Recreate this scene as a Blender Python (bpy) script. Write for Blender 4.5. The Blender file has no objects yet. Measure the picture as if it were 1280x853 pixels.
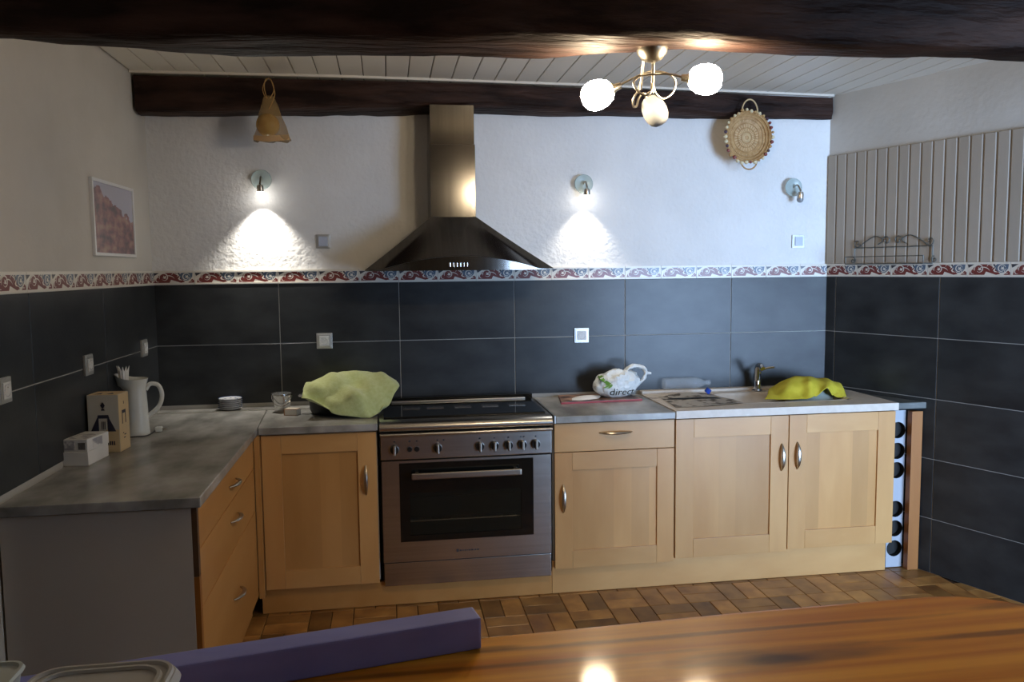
import bpy, bmesh, math, random
from mathutils import Vector, Matrix, noise
from mathutils.bvhtree import BVHTree
R = math.radians
random.seed(7)
S = bpy.context.scene
COL = S.collection

# ------------------------------------------------------------------ camera, world, light, exposure
YAW, PIT, ROL, FPX = 0.15016, -0.088015, -0.010711, 1023.475
cam = bpy.data.objects.new('camera', bpy.data.cameras.new('camera'))
COL.objects.link(cam)
_f = Vector((math.sin(YAW)*math.cos(PIT), math.cos(YAW)*math.cos(PIT), math.sin(PIT)))
_r = _f.cross(Vector((0, 0, 1))).normalized(); _u = _r.cross(_f)
_r2 = math.cos(ROL)*_r + math.sin(ROL)*_u; _u2 = -math.sin(ROL)*_r + math.cos(ROL)*_u
M = Matrix((_r2, _u2, -_f)).transposed().to_4x4(); M.translation = Vector((1.19288, -4.45707, 1.61667))
cam.matrix_world = M
cam.data.sensor_width = 36; cam.data.lens = FPX/1280*36; cam.data.clip_start = 0.02
S.camera = cam

world = bpy.data.worlds.new('sky'); S.world = world; world.use_nodes = True
world.node_tree.nodes['Background'].inputs[0].default_value = (0.55, 0.72, 1.0, 1)
world.node_tree.nodes['Background'].inputs[1].default_value = 1.0
S.view_settings.view_transform = 'Standard'; S.view_settings.look = 'None'
S.view_settings.gamma = 1; S.view_settings.use_curve_mapping = False
S.view_settings.exposure = 0.0

def light(name, kind, loc, energy, color, aim=None, **kw):
    d = bpy.data.lights.new(name, kind); d.energy = energy; d.color = color
    for k, v in kw.items(): setattr(d, k, v)
    o = bpy.data.objects.new(name, d); COL.objects.link(o); o.location = loc
    if aim: o.rotation_euler = (Vector(aim)-Vector(loc)).to_track_quat('-Z', 'Y').to_euler()
    return o
# daylight outside the glazed door in the rear wall, behind the camera
light('daylight', 'AREA', (4.85, -5.95, 1.15), 225, (0.45, 0.66, 1.0), (4.85, 0, 1.15), shape='RECTANGLE', size=2.0, size_y=2.1, spread=R(86))

# ------------------------------------------------------------------ materials
MATS = {}
def mat(name, col, rough=0.5, metal=0.0, var=0.0, vscale=(4, 4, 4), col2=None, bump=0.0, bscale=None, bdist=0.01, detail=6,
        coat=0.0, alpha=1.0, emit=None, estr=0.0, rnd=0.0, spec=0.5, trans=0.0, lo=0.35, hi=0.65, sheen=0.0, stripes=None, ior=1.5):
    """principled material; colour varies between col and col2 with a noise, per object by rnd, per stripe by stripes"""
    m = bpy.data.materials.new(name); m.use_nodes = True
    nt = m.node_tree; N = nt.nodes; Lk = nt.links
    b = N['Principled BSDF']
    def c4(c): return (c[0], c[1], c[2], 1)
    b.inputs['Base Color'].default_value = c4(col)
    b.inputs['Roughness'].default_value = rough; b.inputs['Metallic'].default_value = metal
    b.inputs['Coat Weight'].default_value = coat; b.inputs['Coat Roughness'].default_value = 0.08
    b.inputs['Alpha'].default_value = alpha; b.inputs['Specular IOR Level'].default_value = spec
    b.inputs['Transmission Weight'].default_value = trans; b.inputs['IOR'].default_value = ior
    b.inputs['Sheen Weight'].default_value = sheen
    if emit: b.inputs['Emission Color'].default_value = c4(emit); b.inputs['Emission Strength'].default_value = estr
    tc = N.new('ShaderNodeTexCoord')
    def mapped(sc):
        mp = N.new('ShaderNodeMapping'); mp.inputs['Scale'].default_value = sc
        if rnd or stripes:
            oi = N.new('ShaderNodeObjectInfo'); mu = N.new('ShaderNodeMath'); mu.operation = 'MULTIPLY'; mu.inputs[1].default_value = 37.0
            Lk.new(oi.outputs['Random'], mu.inputs[0]); Lk.new(mu.outputs[0], mp.inputs['Location'])
        Lk.new(tc.outputs['Object'], mp.inputs['Vector']); return mp
    cur = None
    if col2:
        no = N.new('ShaderNodeTexNoise'); no.inputs['Scale'].default_value = 1; no.inputs['Detail'].default_value = detail
        Lk.new(mapped(vscale).outputs[0], no.inputs['Vector'])
        rp = N.new('ShaderNodeValToRGB'); rp.color_ramp.elements[0].position = lo; rp.color_ramp.elements[1].position = hi
        rp.color_ramp.elements[0].color = c4(col); rp.color_ramp.elements[1].color = c4(col2)
        Lk.new(no.outputs['Fac'], rp.inputs['Fac']); cur = rp.outputs['Color']
    def brighten(cur, fac_socket, amt):
        mr = N.new('ShaderNodeMapRange'); mr.inputs['To Min'].default_value = 1-amt; mr.inputs['To Max'].default_value = 1+amt
        Lk.new(fac_socket, mr.inputs['Value'])
        mx = N.new('ShaderNodeMix'); mx.data_type = 'RGBA'; mx.blend_type = 'MULTIPLY'; mx.inputs[0].default_value = 1
        if cur: Lk.new(cur, mx.inputs[6])
        else: mx.inputs[6].default_value = c4(col)
        Lk.new(mr.outputs[0], mx.inputs[7]); return mx.outputs[2]
    if stripes:  # (axis, stripes per metre, amount): glued wood staves
        ax, per, amt = stripes
        sp = N.new('ShaderNodeSeparateXYZ'); Lk.new(tc.outputs['Object'], sp.inputs[0])
        m1 = N.new('ShaderNodeMath'); m1.operation = 'MULTIPLY'; m1.inputs[1].default_value = per; Lk.new(sp.outputs[ax], m1.inputs[0])
        m2 = N.new('ShaderNodeMath'); m2.operation = 'FLOOR'; Lk.new(m1.outputs[0], m2.inputs[0])
        wn = N.new('ShaderNodeTexWhiteNoise'); wn.noise_dimensions = '1D'; Lk.new(m2.outputs[0], wn.inputs['W'])
        cur = brighten(cur, wn.outputs['Value'], amt)
    if rnd:
        oi = N.new('ShaderNodeObjectInfo'); cur = brighten(cur, oi.outputs['Random'], rnd)
    if cur: Lk.new(cur, b.inputs['Base Color'])
    if bump:
        nb = N.new('ShaderNodeTexNoise'); nb.inputs['Scale'].default_value = 1; nb.inputs['Detail'].default_value = 5
        Lk.new(mapped(bscale or vscale).outputs[0], nb.inputs['Vector'])
        bp = N.new('ShaderNodeBump'); bp.inputs['Strength'].default_value = bump; bp.inputs['Distance'].default_value = bdist
        Lk.new(nb.outputs['Fac'], bp.inputs['Height']); Lk.new(bp.outputs[0], b.inputs['Normal'])
    MATS[name] = m
    return m
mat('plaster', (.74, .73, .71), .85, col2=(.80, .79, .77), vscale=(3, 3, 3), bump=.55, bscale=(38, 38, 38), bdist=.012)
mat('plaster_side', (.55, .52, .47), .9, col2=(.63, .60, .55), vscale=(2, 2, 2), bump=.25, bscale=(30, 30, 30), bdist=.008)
mat('grout', (.42, .41, .38), .9)
mat('slate', (.020, .022, .024), .33, col2=(.042, .045, .047), vscale=(5, 5, 9), bump=.12, bscale=(60, 60, 60), bdist=.002, rnd=.1, lo=.3, hi=.7, spec=.30)
mat('cream', (.72, .68, .60), .3); mat('motif_red', (.17, .035, .03), .3); mat('motif_blue', (.10, .14, .20), .3); mat('motif_dark', (.05, .05, .06), .3)
mat('pvc', (.76, .71, .62), .45); mat('pvc_gap', (.16, .13, .10), .8)
mat('beam_wood', (.014, .006, .004), .62, col2=(.060, .030, .021), vscale=(3, 14, 14), bump=1.0, bscale=(6, 34, 34), bdist=.02, lo=.4, hi=.7, spec=.18)
mat('floor_tile', (.17, .070, .018), .36, col2=(.42, .22, .065), vscale=(9, 9, 9), rnd=.40, lo=.3, hi=.75)
mat('floor_base', (.05, .028, .014), .8)
mat('beech', (.50, .25, .075), .36, col2=(.60, .325, .115), vscale=(5, 5, 1.2), stripes=(0, 11, .10), rnd=.05)
mat('beech_stile', (.51, .255, .08), .36, col2=(.61, .335, .12), vscale=(5, 5, 1.2), rnd=.06)
mat('beech_side', (.46, .215, .055), .40, col2=(.54, .275, .085), vscale=(5, 1.2, 5), rnd=.05)
mat('beech_rail', (.53, .275, .09), .36, col2=(.62, .35, .13), vscale=(2, 5, 5), rnd=.06)
mat('end_wood', (.27, .09, .012), .5, col2=(.35, .13, .022), vscale=(8, 8, 1))
mat('dark_wood', (.09, .045, .02), .5)
mat('white_panel', (.48, .43, .365), .6, col2=(.52, .47, .40), vscale=(2, 2, 2))
mat('worktop', (.19, .185, .17), .27, col2=(.46, .45, .42), vscale=(7, 4, 7), lo=.35, hi=.7)
mat('worktop_edge', (.085, .09, .082), .4, col2=(.13, .135, .125), vscale=(7, 4, 7))
mat('alu', (.70, .68, .64), .3, 1.0)
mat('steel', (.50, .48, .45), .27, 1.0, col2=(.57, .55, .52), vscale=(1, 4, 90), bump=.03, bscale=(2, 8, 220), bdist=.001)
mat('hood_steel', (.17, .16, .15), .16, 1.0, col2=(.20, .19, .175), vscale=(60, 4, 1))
mat('nickel', (.50, .46, .40), .30, 1.0)
mat('chrome', (.75, .75, .75), .1, 1.0)
mat('black_glass', (.006, .007, .007), .06, spec=.6)
mat('black', (.008, .008, .008), .4); mat('black_matt', (.012, .011, .010), .75)
mat('oven_dark', (.030, .022, .014), .6)
mat('window_glass', (.02, .02, .015), .05, alpha=.45)
mat('knob_black', (.01, .01, .01), .3)
mat('ink', (.03, .03, .035), .6)
mat('composite', (.60, .52, .43), .42, col2=(.66, .58, .49), vscale=(30, 30, 30))
mat('plate_white', (.72, .73, .75), .2); mat('plate_blue', (.08, .13, .30), .2)
mat('green_towel', (.52, .57, .23), .95, col2=(.58, .63, .29), vscale=(60, 60, 60), bump=.5, bscale=(160, 160, 160), bdist=.004, sheen=.3)
mat('yellow_cloth', (.50, .41, .02), .9, col2=(.60, .50, .04), vscale=(20, 20, 20), bump=.3, bscale=(120, 120, 120), bdist=.003)
mat('bag_white', (.80, .82, .80), .35, bump=.8, bscale=(28, 28, 28), bdist=.02, alpha=.93)
mat('bag_green', (.16, .34, .06), .4); mat('bag_ink', (.03, .035, .03), .5)
mat('clear_plastic', (.80, .86, .90), .10, alpha=.16)
mat('cap_blue', (.02, .07, .42), .35)
mat('newsprint', (.42, .38, .33), .85, col2=(.09, .075, .06), vscale=(16, 22, 16), lo=.52, hi=.60)
mat('magazine', (.10, .06, .05), .4, col2=(.42, .24, .16), vscale=(14, 14, 14), lo=.4, hi=.62)
mat('red_edge', (.42, .03, .03), .4)
mat('paper', (.80, .78, .75), .8)
mat('enamel', (.66, .68, .66), .22, col2=(.72, .74, .72), vscale=(6, 6, 6))
mat('carton_white', (.50, .47, .40), .7); mat('carton_tan', (.58, .43, .24), .7); mat('carton_print', (.02, .02, .04), .6)
mat('box_white', (.66, .65, .63), .6, col2=(.72, .71, .69), vscale=(9, 9, 9)); mat('box_print', (.34, .33, .36), .6, col2=(.70, .68, .66), vscale=(30, 30, 40), lo=.45, hi=.55)
mat('match_brown', (.40, .20, .10), .7); mat('match_cream', (.66, .58, .46), .7)
mat('silver', (.62, .62, .60), .22, .85); mat('lamp_nickel', (.32, .29, .24), .32, 1.0)
mat('socket_silver', (.55, .55, .53), .35, .6); mat('socket_white', (.62, .62, .60), .4)
mat('switch_key', (.50, .55, .66), .35)
mat('frosted', (.50, .60, .58), .25, alpha=.62)
mat('globe_off', (.27, .28, .29), .3)
mat('globe_lit', (.9, .9, .9), .3, emit=(1, .79, .52), estr=150)
mat('bulb', (1, 1, 1), .3, emit=(1, .96, .90), estr=30)
mat('wicker', (.36, .20, .07), .6, col2=(.50, .31, .13), vscale=(40, 40, 40)); mat('wicker_pale', (.62, .45, .24), .6)
mat('shell_red', (.22, .05, .04), .4); mat('shell_cream', (.70, .60, .38), .4); mat('shell_dark', (.06, .03, .05), .4)
mat('gauze', (.42, .27, .10), .7, alpha=.5); mat('gauze_hem', (.62, .38, .17), .7, alpha=.85); mat('cord', (.42, .25, .08), .7)
mat('amber', (.60, .30, .03), .15, col2=(.75, .48, .12), vscale=(20, 20, 20), coat=.6)
mat('wire', (.13, .13, .115), .5, .4)
mat('board_grey', (.38, .33, .27), .7, col2=(.42, .37, .31), vscale=(6, 6, 1), rnd=.05)
mat('bar_varnish', (.60, .17, .006), .35, col2=(.95, .42, .04), vscale=(1.3, 30, 30), coat=.22, bump=.10, bscale=(9, 14, 9), bdist=.006, lo=.34, hi=.62, spec=.1)
mat('bar_side', (.30, .14, .04), .5)
mat('blue_paint', (.22, .23, .58), .6, col2=(.27, .28, .64), vscale=(12, 30, 30))
mat('grey_plastic', (.50, .48, .44), .3); mat('pale_plastic', (.50, .55, .52), .35)
mat('rear_white', (.30, .26, .21), .8); mat('frame_white', (.75, .75, .75), .4)
mat('rack_white', (.40, .42, .46), .6); mat('shade_pot', (.36, .40, .36), .3)

def picture_mat():
    m = bpy.data.materials.new('mountain_print'); m.use_nodes = True; nt = m.node_tree; N = nt.nodes; Lk = nt.links
    b = N['Principled BSDF']; b.inputs['Roughness'].default_value = .25
    tc = N.new('ShaderNodeTexCoord'); sp = N.new('ShaderNodeSeparateXYZ'); Lk.new(tc.outputs['Generated'], sp.inputs[0])
    no = N.new('ShaderNodeTexNoise'); no.inputs['Scale'].default_value = 5; no.inputs['Detail'].default_value = 6; Lk.new(tc.outputs['Generated'], no.inputs['Vector'])
    a = N.new('ShaderNodeMath'); a.operation = 'MULTIPLY_ADD'; a.inputs[1].default_value = .42; Lk.new(sp.outputs['X'], a.inputs[0]); Lk.new(sp.outputs['Z'], a.inputs[2])
    a2 = N.new('ShaderNodeMath'); a2.operation = 'MULTIPLY_ADD'; a2.inputs[1].default_value = .55; Lk.new(no.outputs['Fac'], a2.inputs[0]); Lk.new(a.outputs[0], a2.inputs[2])
    st = N.new('ShaderNodeMath'); st.operation = 'GREATER_THAN'; st.inputs[1].default_value = 1.22; Lk.new(a2.outputs[0], st.inputs[0])
    n2 = N.new('ShaderNodeTexNoise'); n2.inputs['Scale'].default_value = 7; n2.inputs['Detail'].default_value = 8; Lk.new(tc.outputs['Generated'], n2.inputs['Vector'])
    rp = N.new('ShaderNodeValToRGB'); e = rp.color_ramp.elements
    e[0].position = .35; e[0].color = (.13, .10, .11, 1); e[1].position = .68; e[1].color = (.42, .27, .24, 1)
    k = e.new(.52); k.color = (.30, .16, .17, 1)
    Lk.new(n2.outputs['Fac'], rp.inputs[0])
    mx = N.new('ShaderNodeMix'); mx.data_type = 'RGBA'; Lk.new(st.outputs[0], mx.inputs[0]); Lk.new(rp.outputs[0], mx.inputs[6]); mx.inputs[7].default_value = (.46, .45, .55, 1)
    Lk.new(mx.outputs[2], b.inputs['Base Color']); MATS['mountain_print'] = m
picture_mat()
def add_knots(m, knots):
    """dark elongated knots in the pine grain: (x, y, half length, half width, strength) in the counter's own coordinates"""
    nt = m.node_tree; N = nt.nodes; Lk = nt.links; b = N['Principled BSDF']; cur = b.inputs['Base Color'].links[0].from_socket
    tc = N.new('ShaderNodeTexCoord'); no = N.new('ShaderNodeTexNoise'); no.inputs['Scale'].default_value = 1; no.inputs['Detail'].default_value = 4
    mp = N.new('ShaderNodeMapping'); mp.inputs['Scale'].default_value = (9, 60, 9); Lk.new(tc.outputs['Object'], mp.inputs[0]); Lk.new(mp.outputs[0], no.inputs['Vector'])
    for x, y, sx, sy, st in knots:
        v = N.new('ShaderNodeVectorMath'); v.operation = 'SUBTRACT'; v.inputs[1].default_value = (x, y, 0); Lk.new(tc.outputs['Object'], v.inputs[0])
        w = N.new('ShaderNodeVectorMath'); w.operation = 'MULTIPLY'; w.inputs[1].default_value = (1/sx, 1/sy, 0); Lk.new(v.outputs[0], w.inputs[0])
        l = N.new('ShaderNodeVectorMath'); l.operation = 'LENGTH'; Lk.new(w.outputs[0], l.inputs[0])
        ad = N.new('ShaderNodeMath'); ad.operation = 'MULTIPLY_ADD'; ad.inputs[1].default_value = 1.1; Lk.new(no.outputs['Fac'], ad.inputs[0]); Lk.new(l.outputs['Value'], ad.inputs[2])
        mr = N.new('ShaderNodeMapRange'); mr.interpolation_type = 'SMOOTHSTEP'; mr.inputs['From Min'].default_value = .85; mr.inputs['From Max'].default_value = 1.6
        mr.inputs['To Min'].default_value = st; mr.inputs['To Max'].default_value = 0; Lk.new(ad.outputs[0], mr.inputs['Value'])
        mx = N.new('ShaderNodeMix'); mx.data_type = 'RGBA'; Lk.new(mr.outputs[0], mx.inputs[0]); Lk.new(cur, mx.inputs[6]); mx.inputs[7].default_value = (.085, .018, .003, 1); cur = mx.outputs[2]
    Lk.new(cur, b.inputs['Base Color'])
add_knots(MATS['bar_varnish'], [(.592, .132, .050, .016, .97), (.60, .134, .16, .030, .6), (.965, .213, .030, .010, .95), (.95, .213, .09, .014, .5),
                                (.56, .200, .34, .007, .6), (.25, .165, .30, .008, .6), (.88, .145, .22, .009, .6), (.30, .205, .05, .010, .6)])

# ------------------------------------------------------------------ mesh helpers
class MB:
    """collects shapes; build() links them as ONE mesh object"""
    def __init__(s): s.v = []; s.f = []; s.m = []; s.cur = 0
    def add(s, vs, fs):
        o = len(s.v); s.v += [tuple(v) for v in vs]; s.f += [tuple(i+o for i in f) for f in fs]; s.m += [s.cur]*len(fs); return s
    def box(s, x0, x1, y0, y1, z0, z1):
        x0, x1 = sorted((x0, x1)); y0, y1 = sorted((y0, y1)); z0, z1 = sorted((z0, z1))
        return s.add([(x, y, z) for z in (z0, z1) for y in (y0, y1) for x in (x0, x1)],
                     [(0, 2, 3, 1), (4, 5, 7, 6), (0, 1, 5, 4), (2, 6, 7, 3), (0, 4, 6, 2), (1, 3, 7, 5)])
    def prism(s, poly, a, b, axis='z'):
        """polygon extruded along an axis from a to b; poly in the other two axes (order xy, xz, yz)"""
        n = len(poly)
        def P(p, h): return {'z': (p[0], p[1], h), 'y': (p[0], h, p[1]), 'x': (h, p[0], p[1])}[axis]
        vs = [P(p, a) for p in poly] + [P(p, b) for p in poly]
        return s.add(vs, [tuple(range(n))[::-1], tuple(range(n, 2*n))] + [(i, (i+1) % n, n+(i+1) % n, n+i) for i in range(n)])
    def tube(s, pts, r, n=8, closed=False, flat=1.0, caps=True):
        pts = [Vector(p) for p in pts]; rs = r if isinstance(r, (list, tuple)) else [r]*len(pts)
        rings = []; up = None
        for i, p in enumerate(pts):
            if closed: t = (pts[(i+1) % len(pts)] - pts[i-1])
            else: t = pts[min(i+1, len(pts)-1)] - pts[max(i-1, 0)]
            t.normalize()
            if up is None:
                up = Vector((0, 0, 1)) if abs(t.z) < .9 else Vector((0, 1, 0))
            a = t.cross(up).normalized(); up = a.cross(t).normalized()
            rings.append([p + rs[i]*(math.cos(2*math.pi*k/n)*a + flat*math.sin(2*math.pi*k/n)*up) for k in range(n)])
        vs = [v for g in rings for v in g]; fs = []
        m = len(rings)
        for i in range(m if closed else m-1):
            j = (i+1) % m
            fs += [(i*n+k, i*n+(k+1) % n, j*n+(k+1) % n, j*n+k) for k in range(n)]
        if not closed and caps: fs += [tuple(range(n))[::-1], tuple(range((m-1)*n, m*n))]
        return s.add(vs, fs)
    def cyl(s, p0, p1, r, r1=None, n=20): return s.tube([p0, p1], [r, r if r1 is None else r1], n)
    def lathe(s, prof, o, axis=(0, 0, 1), n=28, sx=1.0, sy=1.0):
        q = Vector((0, 0, 1)).rotation_difference(Vector(axis).normalized()); o = Vector(o)
        vs = []; fs = []
        for r, z in prof:
            for k in range(n):
                a = 2*math.pi*k/n; vs.append(o + q @ Vector((r*math.cos(a)*sx, r*math.sin(a)*sy, z)))
        for i in range(len(prof)-1):
            fs += [(i*n+k, i*n+(k+1) % n, (i+1)*n+(k+1) % n, (i+1)*n+k) for k in range(n)]
        return s.add(vs, fs)
    def disc(s, o, axis, r, n=24):
        q = Vector((0, 0, 1)).rotation_difference(Vector(axis).normalized())
        return s.add([Vector(o)+q @ Vector((r*math.cos(2*math.pi*k/n), r*math.sin(2*math.pi*k/n), 0)) for k in range(n)], [tuple(range(n))])
    def grid(s, ctrl, nu, nv, fn=None):
        """smooth surface through a grid of control points"""
        def cr(P, t):
            n = len(P)-1; x = min(t*n, n-1e-6); i = int(x); f = x-i
            a, b, c, d = P[max(i-1, 0)], P[i], P[i+1], P[min(i+2, n)]
            return .5*((2*b)+(c-a)*f+(2*a-5*b+4*c-d)*f*f+(3*b-a-3*c+d)*f**3)
        C = [[Vector(p) for p in row] for row in ctrl]; vs = []
        for j in range(nv+1):
            row = [cr([C[r][c] for r in range(len(C))], j/nv) for c in range(len(C[0]))]
            for i in range(nu+1):
                p = cr(row, i/nu); vs.append(p + fn(i/nu, j/nv, p) if fn else p)
        fs = [(j*(nu+1)+i, j*(nu+1)+i+1, (j+1)*(nu+1)+i+1, (j+1)*(nu+1)+i) for j in range(nv) for i in range(nu)]
        return s.add(vs, fs)
    def use(s, k): s.cur = k; return s
    def mesh(s, name, mats, off=(0, 0, 0), smooth=False, bevel=0.0, seg=2):
        me = bpy.data.meshes.new(name); ox, oy, oz = off
        me.from_pydata([(x-ox, y-oy, z-oz) for x, y, z in s.v], [], s.f)
        for mm in (mats if isinstance(mats, (list, tuple)) else [mats]): me.materials.append(MATS[mm])
        bm = bmesh.new(); bm.from_mesh(me)
        for f, k in zip(bm.faces, s.m): f.material_index = k
        bmesh.ops.recalc_face_normals(bm, faces=bm.faces[:])
        if bevel:
            es = [e for e in bm.edges if len(e.link_faces) == 2 and e.calc_face_angle(0) > .5]
            bmesh.ops.bevel(bm, geom=es, offset=bevel, segments=seg, affect='EDGES', profile=.6, clamp_overlap=True)
        if smooth:
            for f in bm.faces: f.smooth = True
            for e in bm.edges:
                if len(e.link_faces) == 2 and e.calc_face_angle(0) > (.7 if smooth is True else smooth): e.smooth = False
        bm.to_mesh(me); bm.free(); return me
def root_of(o):
    while o.parent: o = o.parent
    return o
def link(name, me, parent=None):
    o = bpy.data.objects.new(name, me); COL.objects.link(o)
    if parent: o.parent = parent
    return o
def part(name, mb, mats, parent, smooth=False, bevel=0.0, seg=2, label=None, kind=None):
    """a mesh under a thing; coordinates are world ones unless the thing was made with local=True"""
    rt = root_of(parent); off = (0, 0, 0) if rt.get('_l') else rt.location
    o = link(name, mb.mesh(name, mats, off, smooth, bevel, seg), parent)
    if label: o['label'] = label
    if kind: o['kind'] = kind
    return o
def thing(name, label, cat, loc=(0, 0, 0), rotz=0.0, group=None, local=False):
    o = bpy.data.objects.new(name, None); COL.objects.link(o); o.empty_display_size = .05
    o.location = loc; o.rotation_euler = (0, 0, rotz); o['label'] = label; o['category'] = cat
    if group: o['group'] = group
    if local or rotz: o['_l'] = 1
    return o
def single(name, mb, mats, label, cat, loc=(0, 0, 0), smooth=False, bevel=0.0, group=None, seg=2):
    o = link(name, mb.mesh(name, mats, loc, smooth, bevel, seg)); o.location = loc; o['label'] = label; o['category'] = cat
    if group: o['group'] = group
    return o
def struct(name, mb, mats, loc=(0, 0, 0), rotz=0.0, bevel=0.0, smooth=False):
    o = link(name, mb.mesh(name, mats, (0, 0, 0), smooth, bevel)); o.location = loc; o.rotation_euler = (0, 0, rotz); o['kind'] = 'structure'; o['_l'] = 1
    return o
def copy_tree(o, parent=None):
    c = o.copy(); COL.objects.link(c); c.parent = parent
    for ch in list(o.children): copy_tree(ch, c)
    return c
def ellipse(cx, cy, rx, ry, n=24, a0=0, a1=2*math.pi):
    return [(cx+rx*math.cos(a0+(a1-a0)*k/n), cy+ry*math.sin(a0+(a1-a0)*k/n)) for k in range(n)]
def spline(pts, per=8):
    P = [Vector(p) for p in pts]; out = []
    for i in range(len(P)-1):
        a, b, c, d = P[max(i-1, 0)], P[i], P[i+1], P[min(i+2, len(P)-1)]
        for k in range(per):
            f = k/per; out.append(.5*((2*b)+(c-a)*f+(2*a-5*b+4*c-d)*f*f+(3*b-a-3*c+d)*f**3))
    return out+[P[-1]]

# ------------------------------------------------------------------ the room
ZT, TW, TH = 1.5529, 0.6273, 0.3159           # top of the slate tiles, tile pitch
BH = 0.072                                    # border height
CEIL = 2.58
WA = .40; RA = -math.atan2(1, WA)                 # right wall direction
wall_back = struct('wall_back', MB().box(-.15, 3.95, 0, .2, 0, 2.75), 'plaster')
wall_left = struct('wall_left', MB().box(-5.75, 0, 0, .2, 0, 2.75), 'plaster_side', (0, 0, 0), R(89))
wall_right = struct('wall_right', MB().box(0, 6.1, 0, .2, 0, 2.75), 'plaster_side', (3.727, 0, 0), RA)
rw = MB()
rw.box(-.1, 3.8, -5.8, -5.6, 0, 2.75).box(5.8, 6.4, -5.8, -5.6, 0, 2.75).box(3.8, 5.8, -5.8, -5.6, 2.1, 2.75)
struct('wall_rear', rw, 'rear_white')
struct('wall_daylight_block', MB().box(3.45, 3.60, -5.6, -4.5, 0, 2.5), 'rear_white')   # return wall added out of view to keep daylight off the left side
floor = struct('floor', MB().box(-.15, 6.5, -5.8, .2, -.12, -.008), 'floor_base')
ceiling = struct('ceiling', MB().prism([(-.15, .2), (4.0, .2), (5.0, -2.3), (-.15, -2.3)], CEIL+.012, CEIL+.1, 'z'), 'pvc_gap')
struct('ceiling', MB().prism([(-.15, -2.12), (5.0, -2.12), (6.5, -5.8), (-.15, -5.8)], 2.415, 2.52, 'z'), 'pvc')
# glazed door behind the camera
door = struct('door_1', MB().box(3.8, 3.88, -5.75, -5.65, 0, 2.1).box(5.72, 5.8, -5.75, -5.65, 0, 2.1).box(3.88, 5.72, -5.75, -5.65, 2.02, 2.1)
              .box(3.88, 5.72, -5.75, -5.65, 0, .06).box(4.76, 4.84, -5.75, -5.65, .06, 2.02), 'frame_white')
for x0, x1 in ((3.88, 4.76), (4.84, 5.72)):
    pm = MB().box(x0, x1, -5.705, -5.695, .06, 2.02); part('pane', pm, 'clear_plastic', door)
# ceiling planks
pk = MB().box(-.0525, .0525, -1.2, 1.12, 0, .012).mesh('plank', 'pvc', bevel=.003)
for i in range(42):
    o = link('plank', pk, ceiling); o.location = (.055+.11*i, -1.12, CEIL)
struct('trim_1', MB().prism([(.0, -.235), (1.0, -.235), (2.3, -.17), (3.72, -.05), (3.72, -.03), (2.3, -.15), (1.0, -.215), (0, -.215)], CEIL-.011, CEIL, 'z'), 'pvc')
# floor tiles in a basket weave: the visible strip piece by piece, the rest joined
tl = MB().box(-.0485, .0485, -.0985, .0985, -.010, 0).mesh('tile', 'floor_tile', bevel=.002, seg=1)
rest = MB(); cnt = 0
spots = []
for i in range(-1, 33):
    for j in range(0, 30):
        cx, cy = .1+.2*i, -.1-.2*j
        if cx > 3.75-WA*cy or cx < 0: continue
        for k in (-1, 1):
            if (i+j) % 2: spots.append((cx+.05*k, cy, 0))
            else: spots.append((cx, cy+.05*k, math.pi/2))
vis = [s for s in spots if .45 < s[0] < 4.35 and -2.0 < s[1] < -.45]
vis = sorted(vis, key=lambda s: -s[1])[:300]; vs_ = set(vis)
for x, y, a in vis:
    o = link('tile', tl, floor); o.location = (x, y, 0); o.rotation_euler = (0, 0, a)
for x, y, a in spots:
    if (x, y, a) in vs_: continue
    dx, dy = (.0485, .0985) if a == 0 else (.0985, .0485)
    rest.box(x-dx, x+dx, y-dy, y+dy, -.010, 0)
part('tile_field', rest, 'floor_tile', floor, kind='stuff')

# slate wall tiles and the painted border
def slate(wall, x0, x1, z0, z1):
    if x1-x0 < .03: return
    mb = MB().box(x0+.002, x1-.002, -.010, -.001, z0+.002, z1-.002)
    part('tile', mb, 'slate', wall, bevel=.0012, seg=1)
def grout(wall, x0, x1, z0): part('grout', MB().box(x0, x1, -.006, .002, z0, ZT+BH), 'grout', wall)
grout(wall_back, 0, 3.727, .80); grout(wall_left, -5.0, 0, 0); grout(wall_right, 0, 2.6, 0)
for r in range(2):
    for c in range(7):
        slate(wall_back, c*TW, min((c+1)*TW, 3.727), ZT-(r+1)*TH, ZT-r*TH)
for r in range(5):
    z0, z1 = max(ZT-(r+1)*TH, 0), ZT-r*TH
    if True:
        xs = [0, -.75, -1.45, -2.1, -2.75, -3.4] if r < 2 else [-1.80, -2.1, -2.75, -3.4]
        for a, b in zip(xs[:-1], xs[1:]): slate(wall_left, b, a, z0, z1)
    xs = [0, .07] + [.07+TW*k for k in range(1, 5)]
    for a, b in zip(xs[:-1], xs[1:]): slate(wall_right, a, b, z0, z1)
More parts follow.
